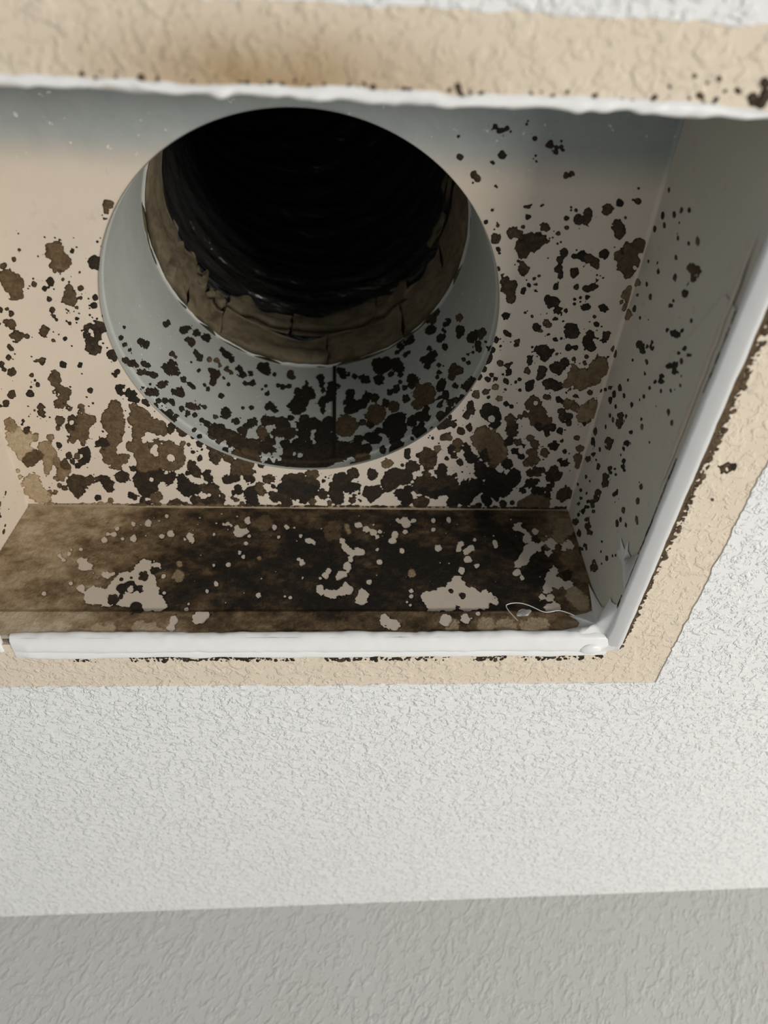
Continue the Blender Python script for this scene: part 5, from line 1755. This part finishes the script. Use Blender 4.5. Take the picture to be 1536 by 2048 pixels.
def build_caulk():
    far = [(-2.7, 3.9), (-3.7, 3.3), (-4.1, 2.7), (-3.9, 1.8), (-3.6, 0.9), (-2.4, -0.3), (-0.2, -1.2), (1.8, -1.8), (3.6, -1.6), (4.7, -0.6), (5.3, -0.75), (6.6, -1.6), (8.0, -1.0), (8.8, 0.05)]
    bead('caulk_bead', 'straight white caulk bead along the far edge under the brown mouldy panel',
         lambda t: ((-126.5 + 243 * t, 257.5), (0, 1)), far, 0.42, 3.0, 340)
    right = [(-2.75, 1.3), (-2.7, 0.1), (-1.6, -0.5), (0.2, -1.2), (1.9, -1.9), (3.2, -2.1), (4.0, -1.3), (4.3, 0.05)]
    bead('caulk_bead', 'slanting pale caulk bead along the right edge of the hole',
         lambda t: ((117.3, 262 - 212 * t), (1, 0)), right, 0.16, 9.0, 200, 0.0, M_CAULK_SHADED)
    near = [(1.6, 5.0), (1.5, 2.6), (1.3, 0.8), (0.9, -0.5), (0.2, -1.0), (-0.6, -0.8), (-1.3, 0.05)]
    bead('caulk_bead', 'lumpy white caulk bead along the near edge above the pipe opening',
         lambda t: ((-126 + 243 * t, 52.8), (0, 1)), near, 0.62, 17.0, 320, 0.5)
    left = [(0.6, 1.4), (0.7, 0.2), (0.0, -0.9), (-1.4, -1.5), (-3.0, -1.3), (-4.4, -0.5), (-5.0, 0.05)]
    bead('caulk_bead', 'white caulk bead just visible at the lower left corner of the hole',
         lambda t: ((-130.6, 262 - 212 * t), (1, 0)), left, 0.3, 23.0, 160)


build_caulk()


def star_patch(name, label, pts, centre, bulge, mat, sag=0.35):
    """film of caulk: outline points on the metal, centre pulled out; inner rings smooth it"""
    n = len(pts)
    rings = [1.0, 0.93, 0.7, 0.4, 0.15]
    v, f = [], []
    c = Vector(centre)
    for k, r in enumerate(rings):
        for p in pts:
            q = Vector(p) * r + c * (1 - r)
            v.append(tuple(q + Vector(bulge) * ((1 - r) ** 0.6 * 0.9 if k else 0.0)))
    v.append(tuple(c + Vector(bulge)))
    for k in range(len(rings) - 1):
        for i in range(n):
            j = (i + 1) % n
            f.append((k * n + i, k * n + j, (k + 1) * n + j, (k + 1) * n + i))
    for i in range(n):
        f.append(((len(rings) - 1) * n + i, (len(rings) - 1) * n + (i + 1) % n, len(v) - 1))
    o = mesh(name, v, f, mat, None, True)
    return tag(o, label, 'caulk')


def tube(name, pts, r, mat, parent=None, closed=False):
    cu = bpy.data.curves.new(name, 'CURVE')
    cu.dimensions = '3D'
    sp = cu.splines.new('NURBS')
    sp.points.add(len(pts) - 1)
    for q, p in zip(sp.points, pts):
        x, y, z = P3(*p)
        q.co = (x, y, z, 1)
    sp.use_endpoint_u = True
    sp.order_u = 3
    cu.bevel_depth = r * MM
    cu.bevel_resolution = 2
    o = bpy.data.objects.new(name, cu)
    COL.objects.link(o)
    dg = bpy.context.evaluated_depsgraph_get()
    me = bpy.data.meshes.new_from_object(o.evaluated_get(dg))
    me.name = name
    bpy.data.objects.remove(o)
    me.materials.clear()
    return link(name, me, mat, parent)


def build_smears():
    yb = BY1 - 1.6
    xr = BX1 - 1.2
    F = lambda x, z: (x, yb, z)
    R = lambda y, z: (xr, y, z)
    pts = [F(95.5, 3.2), F(99.5, 3.4), F(103.0, 5.2), F(104.2, 7.2), F(103.2, 9.0), F(100.5, 11.2), F(104.5, 11.6), F(108.5, 12.6), F(111.2, 14.0), F(112.2, 19.5),
           (113.2, yb - 0.3, 29.0), R(252.0, 20.0), R(249.6, 12.8), R(246.5, 9.6), R(243.0, 9.2), R(238.6, 8.4), R(238.8, 6.2), R(236.5, 3.0), (117.5, 232.0, -0.9), (119.5, 240.0, -1.5),
           (120.0, 252.0, -1.4), (119.0, 261.0, -1.3), (112.0, 262.5, -1.4), (104.0, 261.0, -1.5), (97.0, 259.0, -1.2)]
    star_patch('caulk_smear', 'star-shaped grey-white caulk smear filling the lower right corner of the hole', pts, (111.0, 252.0, 5.0), (-1.5, -2.2, -1.2), M_FILM)
    pts = [R(225.0, 1.0), R(222.5, 5.2), R(219.8, 9.0), R(219.6, 12.0), R(220.8, 14.6), R(219.4, 16.8), R(216.8, 15.2), R(213.2, 18.2), R(213.6, 13.6), R(213.5, 11.6), R(208.6, 11.2), R(211.5, 9.0), R(211.0, 5.0), R(205.0, 1.0)]
    star_patch('caulk_smear', 'small pointed splash of pale caulk on the right side panel above the slanting bead', pts, (xr, 216.0, 9.0), (-0.6, 0, -0.2), M_FILM)
    n = 26
    rs = random.Random(4)
    lo, hi = [], []
    for i in range(n):
        t = i / (n - 1)
        y = 84 + 92 * t
        w = 2.6 * min(1, 6 * t, 6 * (1 - t)) * (0.7 + 0.5 * rs.random())
        zc = 6.2 - 1.8 * t + 0.5 * rs.random()
        lo.append((xr + 0.2, y, zc - w * 0.5)); hi.append((xr + 0.2, y, zc + w * 0.5))
    mid = [(xr - 0.15, a[1], (a[2] + c[2]) / 2) for a, c in zip(lo, hi)]
    v = lo + mid + hi
    f = [(r * n + i, r * n + i + 1, (r + 1) * n + i + 1, (r + 1) * n + i) for r in range(2) for i in range(n - 1)]
    tag(mesh('caulk_smear', v, f, M_TAN, None, True), 'faint tan streak of old caulk along the right side panel beside the slanting bead', 'caulk')
    # curled strand of dried caulk with a clear glue blob
    y = BY1 - 2.2
    st = [(103.0, y, 10.6), (99.5, y - .3, 12.4), (96.2, y - .5, 13.3), (93.0, y - .4, 12.4), (89.7, y - .3, 12.2), (85.4, y - .5, 15.2), (81.5, y - .6, 17.0), (78.0, y - .4, 17.4), (75.0, y - .2, 16.8), (74.1, y, 16.0), (75.0, y, 13.2), (76.6, y, 10.4), (78.0, y, 8.0)]
    s = tube('caulk_strand', st, 0.20, M_FILM)
    tag(s, 'thin curled strand of dried caulk hanging left of the star-shaped smear', 'caulk')
    import bmesh
    bm = bmesh.new()
    bmesh.ops.create_icosphere(bm, subdivisions=3, radius=1.0)
    for vv in bm.verts:
        k = 1 + 0.22 * float(N1(vv.co.x * 2.1 + 5, vv.co.z * 2.3 + vv.co.y))
        x, yy, z = vv.co.x * 3.0 * k, vv.co.y * 0.9, vv.co.z * 1.9 * k
        vv.co = P3(81.4 + x, y + 0.2 + yy, 12.4 + z + 0.25 * x)
    me = bpy.data.meshes.new('glue_blob')
    bm.to_mesh(me); bm.free(); me.shade_smooth()
    link('glue_blob', me, M_CLEAR, s)
    bm = bmesh.new()
    bmesh.ops.create_icosphere(bm, subdivisions=3, radius=1.0)
    for vv in bm.verts:
        k = 1 + 0.3 * float(N1(vv.co.x * 1.7 + 2, vv.co.y * 2.3 + vv.co.z))
        vv.co = P3(108.5 + vv.co.x * 4.6 * k, 260.2 + vv.co.y * 3.0 * k, -1.2 + vv.co.z * 1.5)
    me = bpy.data.meshes.new('caulk_lump')
    bm.to_mesh(me); bm.free(); me.shade_smooth()
    o = link('caulk_lump', me, M_CAULK)
    tag(o, 'glossy rounded lump of white caulk at the lower right corner of the hole', 'caulk')


build_smears()
